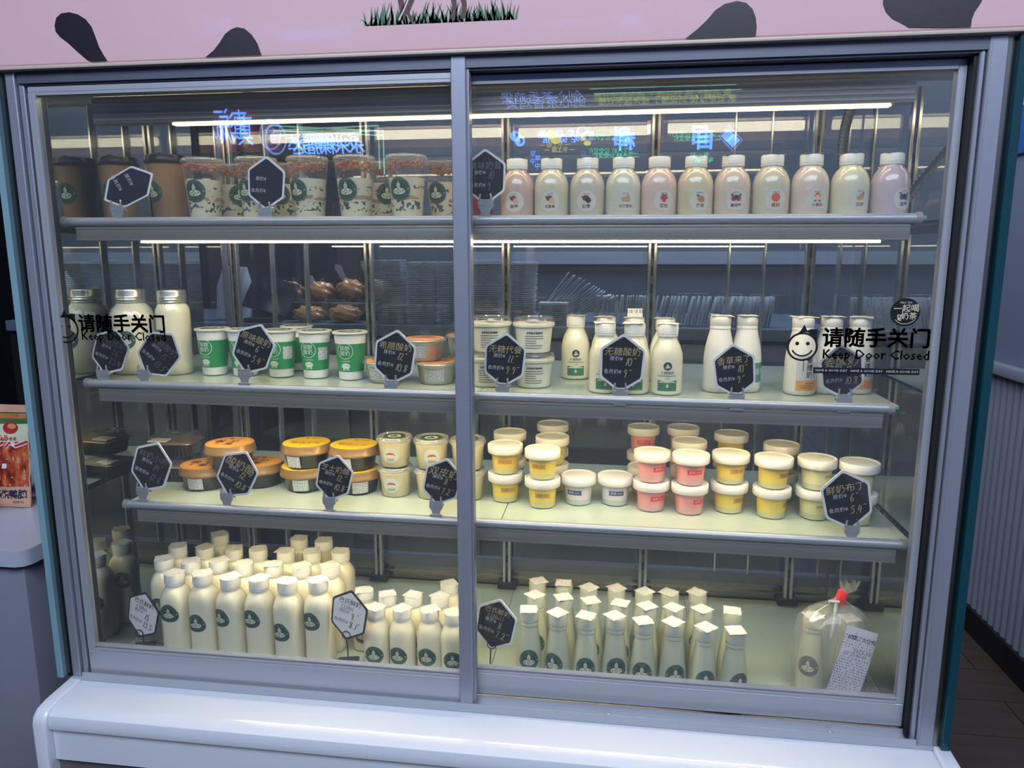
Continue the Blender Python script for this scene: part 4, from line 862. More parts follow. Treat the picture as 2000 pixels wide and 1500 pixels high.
f.rect(-.0165, -.0245, .0165, -.010, DG, 1, 8, 2); f.poly([(-.0165, -.010), (-.0165, -.006), (-.009, -.0068), (-.003, -.010)], DG, 1); f.poly([(.0165, -.010), (.0165, -.006), (.009, -.0068), (.003, -.010)], DG, 1)
f.poly([(0, -.011), (.0024, -.0155), (.0022, -.0178), (0, -.019), (-.0022, -.0178), (-.0024, -.0155)], EMB_CREAM, 2); f.rect(-.005, -.0225, .005, -.0218, EMB_LINE, 2, 2, 1); f.text('0 蔗糖', 0, -.003, .0026, PK, 1)
plab = f.mesh('bottle_label', on_cyl(rprof(pp), .0325), smooth=True); spp = seals('plain', .0178, .1200, .035, PAPERB, .2)
PLN = [[P_plain[0][0], P_plain[0][1], (1.052, .222, P_plain[0][2][2]), P_plain[0][3]], [(q[0], .105, q[2]) for q in P_plain[1]]]
for ri, row in enumerate(PLN):
    for i, (x, y, z) in enumerate(row):
        pr_ = [('bottle_body', pbody), ('cap', pcap), ('bottle_label', plab, (.08, -.05, .0)[i % 3]), ('seal_label', spp[(ri * 3 + i) % 7], random.uniform(-.4, .4))]
        b = place('yogurt_bottle', pr_, f'yogurt bottle with green leaf label, {ORD[i]} from the left in the {("rear", "front")[ri]} row', 'bottle', (x, y, z + .0003), 0, 'sugar-free yogurt bottles')
        if ri == 0 and i == 2:
            f = Flat(); f.rect(-.014, 0, .014, .016, PAPER, 0, 4, 3); ob('upright_sticker', f.mesh('upright_sticker', lambda u, v, o: (u, -.004 + v * .2, .1205 + v)), b)
# ---- opaque white bottles
OW = pm('opaque_white_bottle', (232, 228, 218), .45, coat=.1, var=.015)
pv = [(0, .0004), (.0240, .0004), (.0262, .003), (.0268, .010), (.0262, .060), (.0240, .078), (.0195, .098), (.0172, .108), (.0166, .112), (0, .112)]
vb = lathe('bottle_body', pv, OW, 36); vc = lathe('cap', [(0, .110), (.0178, .110), (.0181, .113), (.0172, .1145), (.0172, .1160), (.0180, .117), (.0180, .129), (.0170, .1312), (0, .1315)], OW, 32); vs_ = seals('vanilla', .0180, .1318, .037, PAPERB, .2)
f = Flat(); TE = pm('teal_label', (72, 132, 130), .45); f.rect(-.019, -.012, .019, .022, TE, 1, 8, 3); f.text('香草', 0, .006, .011, GW, 2); vlab = f.mesh('bottle_label', on_cyl(rprof(pv), .030), smooth=True)
for i, (x, y, z) in enumerate(P_vanilla):
    place('white_bottle', [('bottle_body', vb), ('cap', vc), ('bottle_label', vlab, (.9, .9)[i]), ('seal_label', vs_[i], .2 * i)], f'opaque white bottle behind the vanilla price tag, {("left", "right")[i]} of the pair', 'bottle', (x, y, z + .0003), 0, 'opaque white bottles behind the vanilla tag')
f = Flat(); GL_ = pm('pale_grey_label', (206, 204, 206), .45); OR_ = pm('orange_label_block', (224, 160, 96), .45); f.rect(-.0200, -.0085, .0200, .034, GL_, 1, 8, 3); f.rect(-.0200, -.026, .0200, -.0085, OR_, 1, 8, 2)
for k, ch in enumerate('姜撞奶'): f.text(ch, .002, .026 - .0125 * k, .0118, INK, 2, bold=.01)
f.rect(-.010, .008, -.0085, .030, GI, 2, 1, 3); f.rect(.011, -.004, .0125, .008, GI, 2, 1, 3); f.rect(-.004, -.0135, .012, -.0125, pm('label_brown2', (130, 84, 44), .5), 2, 3, 1)
for k in range(3): f.rect(-.013, -.0165 - k * .0025, .010, -.0158 - k * .0025, MATS['label_brown2'], 2, 4, 1)
glab = f.mesh('bottle_label', on_cyl(rprof(pv), .0345), smooth=True)
for i, (x, y, z) in enumerate(P_ginger):
    place('white_bottle', [('bottle_body', vb), ('cap', vc), ('bottle_label', glab, .28), ('seal_label', vs_[(i + 3) % 7], .3 - .3 * i)], f'opaque white bottle with orange-bottomed label, {ORD[i]} from the left of three', 'bottle', (x, y, z + .0003), 0, 'opaque white bottles with orange label')

# ---- kraft cups
KR = pm('kraft_paper', (164, 128, 92), .65, var=.06, scale=80); BL = pm('black_cup_lid', (26, 26, 30), .35)
pk = [(0, .0004), (.0265, .0004), (.0278, .002), (.0350, .103), (.0362, .105), (0, .105)]
kc = lathe('paper_cup', pk, KR, 36); kl = lathe('lid', [(0, .1035), (.0378, .1035), (.0385, .105), (.0382, .1085), (.0360, .1095), (.0350, .1175), (.0335, .119), (.0315, .1178), (0, .117)], BL, 36)
bm = BM(); bx(bm, -.004, .004, -.030, -.020, .1165, .1222, .001, 0, 1); ktab = from_bm('sip_tab', bm, BL); ke = emblem(rprof(pk), .052, .020, None, 0)
for i, (x, y, z) in enumerate(((P_kraft[0][0], .15, P_kraft[0][2]), (.0735, .165, P_kraft[1][2]))):
    place('coffee_cup', [('paper_cup', kc), ('lid', kl), ('sip_tab', ktab, .1), ('emblem', ke, (-.45, .1)[i])], ('kraft coffee cup with black lid beside the parfait cups', 'kraft coffee cup with black lid next to the mirrored side wall')[i], 'cup', (x, y, z + .0003), 0, 'kraft coffee cups')
# ---- parfait cups
b = NT('yogurt_layers'); p_ = b.n('ShaderNodeBsdfPrincipled'); p_.inputs['Roughness'].default_value = .35
tc = b.n('ShaderNodeTexCoord'); sp_ = b.n('ShaderNodeSeparateXYZ'); b.l(tc.outputs['Object'], sp_.inputs[0]); zz = sp_.outputs['Z']
def band(z0, w): return b.val('LESS_THAN', b.val('ABSOLUTE', b.val('SUBTRACT', b.val('ADD', zz, b.val('MULTIPLY', b.val('SUBTRACT', b.noise(60, 1), .5), .012)), z0)), w)
spots = b.val('GREATER_THAN', b.noise(150, 1), .56); dark = b.val('MULTIPLY', spots, b.val('MAXIMUM', band(.022, .008), band(.052, .003)))
br = b.val('MULTIPLY', band(.036, .0035), b.val('GREATER_THAN', b.noise(70, 2), .45))
c1 = b.mixc(br, lin((230, 222, 198)), lin((184, 148, 112))); b.l(b.mixc(dark, c1, lin((52, 42, 62))), p_.inputs['Base Color']); b.l(p_.outputs[0], b.out.inputs[0]); LAY = b.m
pq = [(0, .0006), (.0245, .0006), (.0258, .002), (.0318, .069), (0, .069)]
pin = lathe('yogurt_layers', [(max(0, r - .0006), z + .0003) for r, z in pq], LAY, 36)
pcu = lathe('clear_cup', [(0, 0), (.025, 0), (.0265, .002), (.0348, .100), (.0362, .101)], CLEAR, 36); plid = lathe('clear_lid', [(.0365, .1005), (.0372, .1035), (.0355, .1055), (.0350, .1075), (.0338, .1078), (.0330, .1050), (0, .1050)], CLEARH, 36)
GRA = pm('granola', (172, 116, 86), .7, var=.5, scale=120); bm = BM(); rnd = random.Random(11)
for k in range(70):
    a = rnd.uniform(0, 2 * PI); r = .030 * math.sqrt(rnd.random()); s = rnd.uniform(.003, .0052)
    mm = Matrix.Translation((r * math.cos(a), r * math.sin(a), .0865 + rnd.uniform(0, .011))) @ Matrix.Rotation(rnd.uniform(0, 3), 4, (1, .5, .2)) @ Matrix.Diagonal((s, s * .7, s * .6, 1)); bmesh.ops.create_icosphere(bm, subdivisions=1, radius=1, matrix=mm)
gra = from_bm('granola', bm, GRA); pe = emblem(rprof(pcu and [(.0265, .002), (.0348, .100)]), .050, .0195, None, 0)
PE = [-.05, -.3, -.35, -.2, -.2, .9, .2, .75, -.3]
for i, (x, y, z) in enumerate(P_parf_front + P_parf_back):
    fr_ = i < 5; lab = (f'parfait cup with granola top, {ORD[i]} from the left in the front row' if fr_ else f'parfait cup with granola top, {ORD[i - 5]} from the left in the rear row')
    t = place('parfait_cup', [('clear_cup', pcu), ('yogurt_layers', pin, i * 1.3), ('clear_lid', plid), ('emblem', pe, PE[i])], lab, 'parfait cup', (x, y, z + .0003), 0, 'parfait cups on the top shelf'); ob('granola', gra, t, None, (0, 0, i * 1.1), kind='stuff')
# ---- red cup behind the dark tag
x, y, z = P_redcup
place('red_pouch', [('pouch', lathe('pouch', [(0, .0004), (.024, .0004), (.027, .004), (.028, .03), (.026, .055), (.018, .064), (0, .066)], pm('dark_red_pouch', (132, 40, 56), .3, coat=.4), 28, sy=.7)), ('screw_cap', lathe('screw_cap', [(0, .064), (.011, .064), (.011, .074), (.010, .076), (0, .076)], pm('red_pouch_cap', (120, 34, 48), .4), 20))], 'dark red squat container behind the tag beside the meeting stile', 'container', (x, y + .02, z + .0003))
# ---- round juice-milk bottles
pj2 = [(0, .0004), (.0250, .0004), (.0280, .003), (.0288, .010), (.0290, .038), (.0289, .049), (.0279, .0575), (.0254, .0655), (.0212, .0722), (.0176, .0757), (.0163, .078), (.0163, .081), (0, .081)]
jcap = lathe('cap', [(0, .0795), (.0176, .0795), (.0180, .0818), (.0170, .0828), (.0178, .0834), (.0178, .0950), (.0168, .0966), (0, .0968)], CAPW, 32)
def leaf(f, x, y, a, l, w, m, o=3): c, s = math.cos(a), math.sin(a); f.poly([(x, y), (x + c * l * .5 - s * w, y + s * l * .5 + c * w), (x + c * l, y + s * l), (x + c * l * .5 + s * w, y + s * l * .5 - c * w)], m, o)
LGN = pm('leaf_green', (58, 104, 62), .5)
def juice_label(kind, txt, col):
    f = Flat(); M = pm('fruit_' + kind, col, .5, var=.15, scale=300); T = pm('fruit_text_' + kind, tuple(int(v * .8) for v in col), .5); D = pm('fruit_dark_' + kind, tuple(int(v * .6) for v in col), .5)
    f.disc(0, 0, .0165, .0165, pm('round_label_white', (214, 208, 194), .4), 1, rings=4, seg=28); f.text('鲜奶吧', 0, .0115, .0034, pm('label_tiny_text', (150, 140, 140), .5), 2)
    cx, cy = 0, .0035; e = lambda x, y, a, b, m, o=2: f.disc(cx + x, cy + y, a, b, m, o, rings=2, seg=18)
    if kind in ('strawberry', 'passion', 'date'): e(-.001, .0015, .0055, .0045, M); e(.003, -.002, .0045, .0045, D if kind == 'date' else pm('fruit_flesh_' + kind, (222, 176, 150), .5), 3); leaf(f, cx - .004, cy + .002, 2.6, .005, .0016, LGN)
    elif kind == 'pear': e(-.002, -.001, .0055, .0035, M); e(.003, .000, .004, .005, M, 3); leaf(f, cx + .003, cy + .004, 1.2, .004, .001, D)
    elif kind == 'lychee':
        for dx, dy in ((-.003, .001), (.003, .001), (0, -.003), (-.001, .003), (.002, .003)): e(dx, dy, .003, .003, M)
        leaf(f, cx, cy + .004, 2.4, .006, .0015, LGN); leaf(f, cx, cy + .004, .6, .006, .0015, LGN)
    elif kind == 'mango': e(.001, -.001, .0055, .005, M); e(.003, -.003, .004, .0035, M, 3); leaf(f, cx - .001, cy + .003, 2.8, .006, .0018, LGN)
    elif kind in ('cranberry', 'blueberry'):
        e(-.0035, -.001, .0042, .0042, M); e(.0035, -.001, .0042, .0042, M); e(0, .001, .0035, .0035, D, 3); leaf(f, cx - .003, cy + .003, 2.7, .007, .002, LGN); leaf(f, cx + .003, cy + .003, .4, .007, .002, LGN)
    elif kind == 'yellow_peach': e(0, 0, .0066, .0066, M); e(0, 0, .006, .006, pm('peach_flesh', (226, 96, 60), .5), 3)
    elif kind == 'peach': e(0, 0, .006, .005, pm('peach_skin', (240, 196, 160), .5)); f.poly([(cx - .0055, cy + .001), (cx + .0055, cy + .001), (cx + .002, cy + .006), (cx, cy + .0075), (cx - .002, cy + .006)], M, 3); leaf(f, cx - .001, cy - .005, 3.3, .005, .0012, LGN); leaf(f, cx + .001, cy - .005, -.2, .005, .0012, LGN)
    else: e(-.002, -.002, .004, .003, M); e(.002, .001, .004, .004, M, 3); leaf(f, cx + .003, cy + .003, .9, .006, .0016, D)
    f.text(txt, 0, -.0085, .0068 if len(txt) < 3 else .0056, T, 2, bold=.012); return f.mesh('round_label', on_cyl(rprof(pj2), .026), smooth=True)
JU = [('strawberry', '草莓', (134, 48, 46), (206, 178, 164)), ('passion', '百香果', (132, 60, 50), (214, 206, 178)), ('date', '红枣', (112, 40, 40), (206, 196, 178)), ('pear', '哈密雪梨', (192, 160, 104), (214, 212, 190)), ('lychee', '荔枝', (204, 62, 62), (222, 196, 182)), ('mango', '芒果', (204, 124, 76), (220, 206, 172)), ('cranberry', '蔓越莓', (164, 56, 84), (222, 202, 184)), ('yellow_peach', '黄桃', (214, 62, 50), (214, 206, 182)), ('peach', '水蜜桃', (216, 84, 84), (226, 206, 192)), ('pineapple', '菠萝', (204, 156, 76), (226, 220, 188)), ('blueberry', '蓝莓', (62, 70, 118), (206, 186, 190))]
JN = ['brownish strawberry milk bottle at the left end beside the dark tag', 'pale yellow passion fruit milk bottle with dark red fruit label', 'red date milk bottle with dark brown fruit label', 'pale bottle with faint gold pear label', 'pinkish lychee milk bottle with red berry label', 'pale yellow bottle with orange mango label', 'pinkish cranberry milk bottle with two red berries', 'pale bottle with round red peach label', 'pale pink bottle with whole peach label', 'pale yellow bottle with golden pineapple label', 'lilac blueberry milk bottle at the right end of its shelf']
sj = seals('juice', .0175, .0970, .029, PAPERB, .05)
JA = [-.05, .0, .0, .15, .25, .2, .1, .1, .2, .3, .45]
for i, (x, y, z) in enumerate(P_juice):
    k, txt, col, liq = JU[i]; body = lathe('bottle_body', pj2, pm('juice_milk_' + k, liq, .14, coat=.8, var=.02, sss=.15), 36)
    place('juice_bottle', [('bottle_body', body), ('cap', jcap), ('round_label', juice_label(k, txt, col), JA[i]), ('seal_label', sj[i % 7], i * .8)], JN[i], 'bottle', (x, y, z + .0003), 0, 'round fruit milk bottles on the top shelf')
# ------------------------------------------------------------------ price tags
TAGB = pm('tag_black', (24, 24, 28), .22, coat=.25, var=.05); TAGW = pm('tag_white', (240, 238, 238), .4); TXW = pm('tag_print_white', (206, 206, 206), .5); TXG = pm('tag_gold_ink', (196, 172, 120), .5); TXD = pm('tag_dim_ink', (112, 108, 96), .5); TXK = pm('tag_black_ink', (34, 34, 40), .5)
def hexpts(L, s=1.0, cut=.16, wf=.74):
    w = wf * L; P = [(0, .5 * L), (w / 2, .235 * L), (w / 2 * .95, -.255 * L), (0, -.5 * L), (-w / 2 * .95, -.255 * L), (-w / 2, .235 * L)]
    P = [(x * s, y * s) for x, y in P]; out = []
    for i, p in enumerate(P):
        a, b = P[i - 1], P[(i + 1) % 6]; f1, f2 = cut * .6, cut * .6
        A = (p[0] + (a[0] - p[0]) * f1, p[1] + (a[1] - p[1]) * f1); B = (p[0] + (b[0] - p[0]) * f2, p[1] + (b[1] - p[1]) * f2)
        for t in (0, .33, .67, 1): out.append(((1 - t) ** 2 * A[0] + 2 * t * (1 - t) * p[0] + t * t * B[0], (1 - t) ** 2 * A[1] + 2 * t * (1 - t) * p[1] + t * t * B[1]))
    return out
def prism(bm, pts, y0, y1, mi):
    A = [bm.verts.new((x, y0, z)) for x, z in pts]; B = [bm.verts.new((x, y1, z)) for x, z in pts]
    f = [bm.faces.new(A), bm.faces.new(B[::-1])] + [bm.faces.new((A[i - 1], A[i], B[i], B[i - 1])[::-1]) for i in range(len(pts))]
    for q in f: q.material_index = mi
def clip_mesh():
    bm = BM()
    bx(bm, -.0125, .0125, -.006, -.0045, -.002, .010, .0006, 0, 1); bx(bm, -.0125, .0125, .0045, .006, -.002, .010, .0006, 0, 1)
    for s in (-1, 1):
        tube(bm, [(s * .009, -.0052, .008), (s * .0092, -.0058, .014), (s * .0085, -.005, .0185)], .0016, 8)
        bx(bm, s * .0095 - .003, s * .0095 + .003, -.0065, .0065, .001, .006, .0008, 0, 1)
    A = [(-.0125, -.002), (.0125, -.002), (.008, -.0085), (.007, -.014), (-.007, -.014), (-.008, -.0085)]
    prism(bm, A, -.0058, -.0042, 0); bx(bm, -.011, .011, -.0095, -.004, -.0165, -.0145, .0004, 0, 1); bx(bm, -.011, .011, -.0095, -.0085, -.0195, -.0145, .0004, 0, 1)
    bmesh.ops.recalc_face_normals(bm, faces=bm.faces); return from_bm('clip', bm, pm('bright_clip', (206, 208, 212), .2, .55, coat=.5))
CLIP = clip_mesh()
def stand_mesh():
    bm = BM(); tube(bm, [(0, 0, .014), (0, 0, .042)], .0013, 8); loft(bm, [([(x * .8, y * .8) for x, y in rrect(.019, .015, .004, 2)], .0), (rrect(.021, .016, .004, 2), .015), (rrect(.019, .0145, .004, 2), .0158), ([(x * .8, y * .8) for x, y in rrect(.019, .015, .004, 2)], .009)]); return from_bm('stand', bm, BLK_STK)
STAND = stand_mesh()
T = [('', '', '', 0), ('', '', '', 0), ('果味奶昔', '10', '9', 1), ('蔗糖酸奶', '26-', '23.4-', 2), ('蔗糖酸奶', '15-', '13.5-', 2), ('原味酸奶', '6-', '5.4-', 3), ('希腊酸奶', '12-', '10.8', 3), ('无糖代餐', '11.-', '9.9-', 3), ('无糖酸奶', '10-', '9-', 3), ('香草来了', '10-', '9-', 3), ('姜酸奶', '12-', '10.8-', 3),
 ('鲜奶小方', '14-', '12.6-', 2), ('酸奶酪', '12.-', '10.8-', 3), ('芝士奶酪', '12.-', '10.8-', 3), ('双皮奶', '8-', '7.2-', 3), ('鲜奶布丁', '6-', '5.4-', 3), ('巴氏鲜奶', '15', '13.5', 4), ('巴氏鲜奶', '9.-', '8.1-', 4), ('巴氏鲜奶', '8', '7.2-', 5)]
TL_ = ['black price tag turned steeply sideways in front of the kraft cups', 'black price tag in front of the second parfait cup', 'large black price tag on the top shelf beside the meeting stile', 'leftmost black price tag on the middle shelf, before the wide jar', 'strongly tilted black price tag before the slim jar', 'black price tag covering the green yogurt cups', 'black price tag before the foil tins', 'black price tag before the white meal cups', 'black price tag before the green-leaf yogurt bottles', 'black price tag before the vanilla bottles', 'black price tag before the orange-labelled bottles, under the door sticker', 'black price tag before the black dessert trays', 'tilted black price tag before the orange-lidded bowls', 'black price tag before the yellow-lidded bowls', 'black price tag before the custard tubs, half behind the meeting stile', 'black price tag before the cream pudding cups at the right end', 'white price tag on a black stand before the tall bottles', 'white price tag on a black stand between tall and short bottles', 'black price tag on a black stand before the cone-shaped bottles']
YAW = [8, 0, 0, 0, 0, 0, 0, 0, 0, 0, 0, -4, -3, 0, 0, 0, -14, -14, -14]
SUB = {16: '(500g)', 17: '(270g)', 18: '(220ml)'}
for i, (cx, cy, cz, roll, L) in enumerate(P_tags):
    nm, p1, p2, st = T[i]; L = min(.106, max(.090, L)); a = R_(roll); bx_, bz_ = cx - L / 2 * math.sin(a), cz - L / 2 * math.cos(a); floor_tag = i >= 16
    if i == 0: bx_, bz_ = .142, cz - .040
    if i == 1: bz_ = cz - L / 2 - .004
    white = st == 4; OUT, INN = (TXK, TAGW) if white else (TAGW, TAGB); ink = TXK if white else {1: TXD, 2: TXD, 3: TXG, 5: TXG, 0: TXD}[st]; prt = pm('tag_grey_print', (120, 120, 130), .5) if white else TXW
    base = (bx_, cy if not floor_tag else cy, bz_ - (.004 if not floor_tag else 0))
    if floor_tag: base = (bx_ - .004, cy, DZ)
    t = thing('price_tag', TL_[i], 'price tag', base, (0, 0, 0), 'hexagonal price tags')
    bm = BM(); wf = .56 if i == 0 else .74; prism(bm, hexpts(L, 1, wf=wf), -.0008, .0008, 0); prism(bm, hexpts(L, .905, wf=wf), -.0011, -.0007, 1)
    bmesh.ops.recalc_face_normals(bm, faces=bm.faces)
    card = ob('card', from_bm('card', bm, [OUT, INN], False), t, (cx - base[0], -.0005, cz - base[2]), None)
    card.rotation_euler = (Matrix.Rotation(R_(YAW[i]), 3, 'Z') @ Matrix.Rotation(a, 3, 'Y')).to_euler()
    f = Flat()
    n = max(3, len(nm)); up = .065 * L if i in SUB else 0
    if st: f.text(nm, 0, .185 * L + up, (.60 if i not in SUB else .47) * L / n, ink, 2, shear=.12, rot=.03)
    if i in SUB: hand(f, SUB[i], -.17 * L, .105 * L, .075 * L, ink, 2)
    f.text('原价¥', -.10 * L, (.07 if i not in SUB else .050) * L, .082 * L, prt, 2); hand(f, p1, .04 * L, -.035 * L if i not in SUB else -.065 * L, .13 * L, ink, 2)
    f.text('会员价¥', -.15 * L, -.15 * L, .082 * L, prt, 2); hand(f, p2, .025 * L, -.235 * L, .13 * L, ink, 2)
    ob('lettering', f.mesh('lettering', on_xz(0, -.0011, 0)), card)
    if floor_tag:
        ob('stand', STAND, t, (0, .018, .0004), (0, 0, .25)); bm = BM(); tube(bm, [(0, .018, .042), (cx - L / 2 * math.sin(a) - base[0], .002, cz - L / 2 * math.cos(a) - base[2] + .004)], .0013, 8)
        tube(bm, [(cx - (L / 2 - .012) * math.sin(a) - base[0] + .008 * math.cos(q), -.0028, cz - (L / 2 - .012) * math.cos(a) - base[2] + .008 * math.sin(q)) for q in [2 * PI * k / 20 for k in range(21)]], .0009, 6, cap=False); ob('wire_holder', from_bm('wire_holder', bm, BLK_STK), t)
    else: ob('clip', CLIP, t, (0, 0, .003))
t = thing('tag_stand', 'black base of a price stand at the foot of the meeting stile', 'stand', (.733, .063, DZ)); ob('base', STAND, t, (0, 0, .0002), (0, 0, .2))

# ------------------------------------------------------------------ left counter with snack bags
CNT = pm('white_counter', (176, 180, 196), .3, coat=.2, var=.06, scale=6); CNTB = pm('counter_body', (128, 130, 146), .5, var=.05)
c = thing('side_counter', 'pale grey stone-topped counter left of the fridge', 'counter', (-.7, .5, FZ))
def shift(bm, v): bmesh.ops.translate(bm, verts=bm.verts, vec=v)
bm = BM(); q = [(-.5, -.412), (.52, -.412), (.535, -.405), (.543, -.39), (.535, .4), (-.5, .4)]
A = [bm.verts.new((x, y, .866)) for x, y in q]; B = [bm.verts.new((x, y, .90)) for x, y in q]
bm.faces.new(A[::-1]); bm.faces.new(B)
for k in range(len(q)): bm.faces.new((A[k - 1], A[k], B[k], B[k - 1]))
bmesh.ops.recalc_face_normals(bm, faces=bm.faces); ob('stone_top', from_bm('stone_top', bm, CNT, ang=50), c)
ob('body', box('body', -.49, .525, -.395, .395, 0, .866, CNTB, .002), c)
FOOD = NT('printed_food_picture'); p_ = FOOD.n('ShaderNodeBsdfPrincipled'); p_.inputs['Roughness'].default_value = .22; cr = FOOD.n('ShaderNodeValToRGB'); e = cr.color_ramp.elements
e[0].position = .3; e[0].color = (*lin((70, 28, 24)), 1); e[1].position = .72; e[1].color = (*lin((236, 190, 150)), 1)
for ps_, c_ in ((.42, (150, 56, 38)), (.52, (206, 92, 58)), (.62, (214, 120, 76))): q = e.new(ps_); q.color = (*lin(c_), 1)
FOOD.l(FOOD.noise(38, 4, vec=(1.6, 1, .8)), cr.inputs[0]); FOOD.l(cr.outputs[0], p_.inputs['Base Color']); FOOD.l(p_.outputs[0], FOOD.out.inputs[0])
def snack_bag(label, loc, rz, style):
    W, H = .165, .243
    bul = lambda u, v: .020 * max(0.0, (1 - (2 * u / W) ** 2)) ** .7 * max(0.0, math.sin(PI * min(1, max(0, (v + .01) / (H + .01))))) ** .6 + .004 * max(0, 1 - v / .03)
    cr_ = lambda u, v: .0012 * math.sin(u * 130 + v * 60) + .001 * math.sin(v * 170 - u * 40)
    t = thing('snack_bag', label, 'snack bag', loc, (R_(-6), 0, rz), 'snack bags on the side counter')
    bm = BM(); n, m_ = 16, 18
    for s in (-1, 1):
        g = [[bm.verts.new((W * (i / n - .5), s * (bul(W * (i / n - .5), H * j / m_) + cr_(W * (i / n - .5), H * j / m_)) - (.0004 if s < 0 else -.0004), H * j / m_)) for j in range(m_ + 1)] for i in range(n + 1)]
        for i in range(n):
            for j in range(m_): bm.faces.new((g[i][j], g[i + 1][j], g[i + 1][j + 1], g[i][j + 1]))
    bmesh.ops.remove_doubles(bm, verts=bm.verts, dist=.0012); bmesh.ops.recalc_face_normals(bm, faces=bm.faces)
    ob('bag_film', from_bm('bag_film', bm, pm('snack_film_' + style, {'peach': (222, 172, 146), 'white': (206, 212, 226)}[style], .25, coat=.3), ang=80), t)
    f = Flat(); mp = lambda u, v, o: (u, -bul(u, v * 1.13) - cr_(u, v * 1.13) - .0006 - o, v * 1.13)
    if style == 'peach':
        f.rect(-.080, .044, .080, .140, FOOD.m, 1, 14, 10); f.rect(-.082, .138, .082, .182, pm('bag_cream', (226, 224, 196), .3), 2, 14, 5)
        f.rect(-.082, .176, .082, .200, pm('bag_green', (62, 118, 64), .3), 3, 14, 3); f.rect(-.078, .187, .078, .197, pm('bag_orange', (206, 116, 62), .3), 4, 14, 1)
        f.disc(.045, .168, .017, .013, pm('bag_pepper_red', (190, 42, 40), .3), 5, rings=3, seg=20); f.disc(.048, .171, .010, .006, pm('bag_nuts', (226, 160, 110), .3), 6, rings=2, seg=14)
        f.text('Calbee', .036, .1465, .0165, pm('bag_red_text', (196, 36, 40), .4), 5, shear=.2, bold=.015)
        NV = pm('bag_navy_text', (36, 42, 78), .4); WB = pm('bag_white', (236, 232, 232), .4)
        for k, (x0, x1) in enumerate(((-.078, -.02), (.0, .03), (.036, .078))): f.stroke([(x0, .128), (x0 + .008, .137), ((x0 + x1) / 2, .130), (x1, .138)], .010, WB, 3); f.stroke([(x0, .128), (x0 + .008, .137), ((x0 + x1) / 2, .130), (x1, .138)], .005, pm('bag_red_swash', (198, 44, 46), .4), 4)
        f.rect(-.080, .006, .080, .040, pm('bag_peach', (226, 178, 150), .3), 1, 14, 3); f.text('酱烧鸭肫', .036, .026, .0200, NV, 4, bold=.03); f.text('净含量:45g', .056, .011, .0055, NV, 4)
        f.rect(.026, .083, .036, .093, WB, 5, 2, 2)
    else: f.rect(-.07, .03, .076, .19, pm('bag_grey_print', (150, 158, 178), .3), 1, 12, 8); f.disc(.05, .12, .022, .03, pm('bag_photo', (160, 134, 96), .4), 2, rings=3, seg=18)
    ob('print', f.mesh('print', mp, .0003, True), t)
snack_bag('peach-bottomed snack bag with food picture standing upright on the counter', (-.430, .335, .201), 0, 'peach')
snack_bag('second peach snack bag, mostly hidden behind the fridge side glass', (-.312, .420, .201), .12, 'peach')
snack_bag('white snack bag cut by the left photo edge, in front of the peach one', (-.492, .265, .201), .1, 'white')
t = thing('white_box', 'small white box edge behind the snack bags', 'box', (-.40, .50, .2)); ob('carton', box('carton', -.05, .05, -.03, .03, 0, .235, pm('white_carton', (206, 210, 222), .5), .002), t)
# notice on the right wall
t = thing('notice_board', 'blue and white notice panel on the grey wall at the right edge', 'notice board', (2.469, 1.68, 1.125)); ob('board', box('board', -.012, 0, -.45, .245, .02, .75, pm('notice_blue', (56, 112, 190), .4), .003), t)
f = Flat(); NW = pm('notice_white', (196, 202, 216), .5); f.rect(-.25, .19, .40, .42, NW, 1, 1, 1); f.rect(-.25, .47, .40, .70, NW, 1, 1, 1); f.text('的', -.20, .08, .075, pm('notice_pale', (120, 170, 226), .5), 2)
for k in range(4): f.rect(-.20, .22 + k * .045, -.02, .23 + k * .045, pm('notice_grey', (120, 130, 150), .5), 2, 1, 1)
ob('print', f.mesh('print', lambda u, v, o: (-.0125 - o, -u, v)), t)

# ------------------------------------------------------------------ back room behind the fridge
bc = thing('back_counter', 'grey service counter with door panels behind the fridge glass', 'counter', (0, .93, FZ))
ob('worktop', box('worktop', -.9, 1.62, 0, .55, 1.252, 1.285, pm('back_worktop', (112, 124, 146), .3, coat=.2), .003), bc)
PANL = pm('back_panel_grey', (98, 106, 122), .5, var=.05, scale=3); PAND = pm('painted_recess_shade', (16, 18, 22), .7); PANW = pm('back_panel_pale', (136, 142, 156), .5)  # PAND: near-black colour stands in for the shade of the open recess
ob('body', box('body', -.9, 1.62, .03, .5, 0, 1.252, PAND), bc)
for a, b_, m in ((-.9, -.34, PAND), (.075, .22, PANW), (.225, .30, PANL), (.305, .62, PANW), (.625, 1.1, PANL), (1.105, 1.61, PANL)): ob('door_panel', box('door_panel', a, b_, .012, .03, .55, 1.24, m, .003), bc)
ob('lower_panel', box('lower_panel', .35, 1.61, .016, .03, .05, .54, pm('back_lower_green_grey', (84, 92, 84), .5, var=.1, scale=2), .003), bc)
struct('wall_led_bar', box('wall_led_bar', .3, 2.2, 2.46, 2.5, .74, .80, pm('grey_led_bar', (150, 160, 180), .5)))  # distant LED strip, its glow shown only as a light grey colour
WT = .5855
PET = glass('lid_plastic', .06, (.93, .95, .97), .12, .7, (.80, .88, .98))
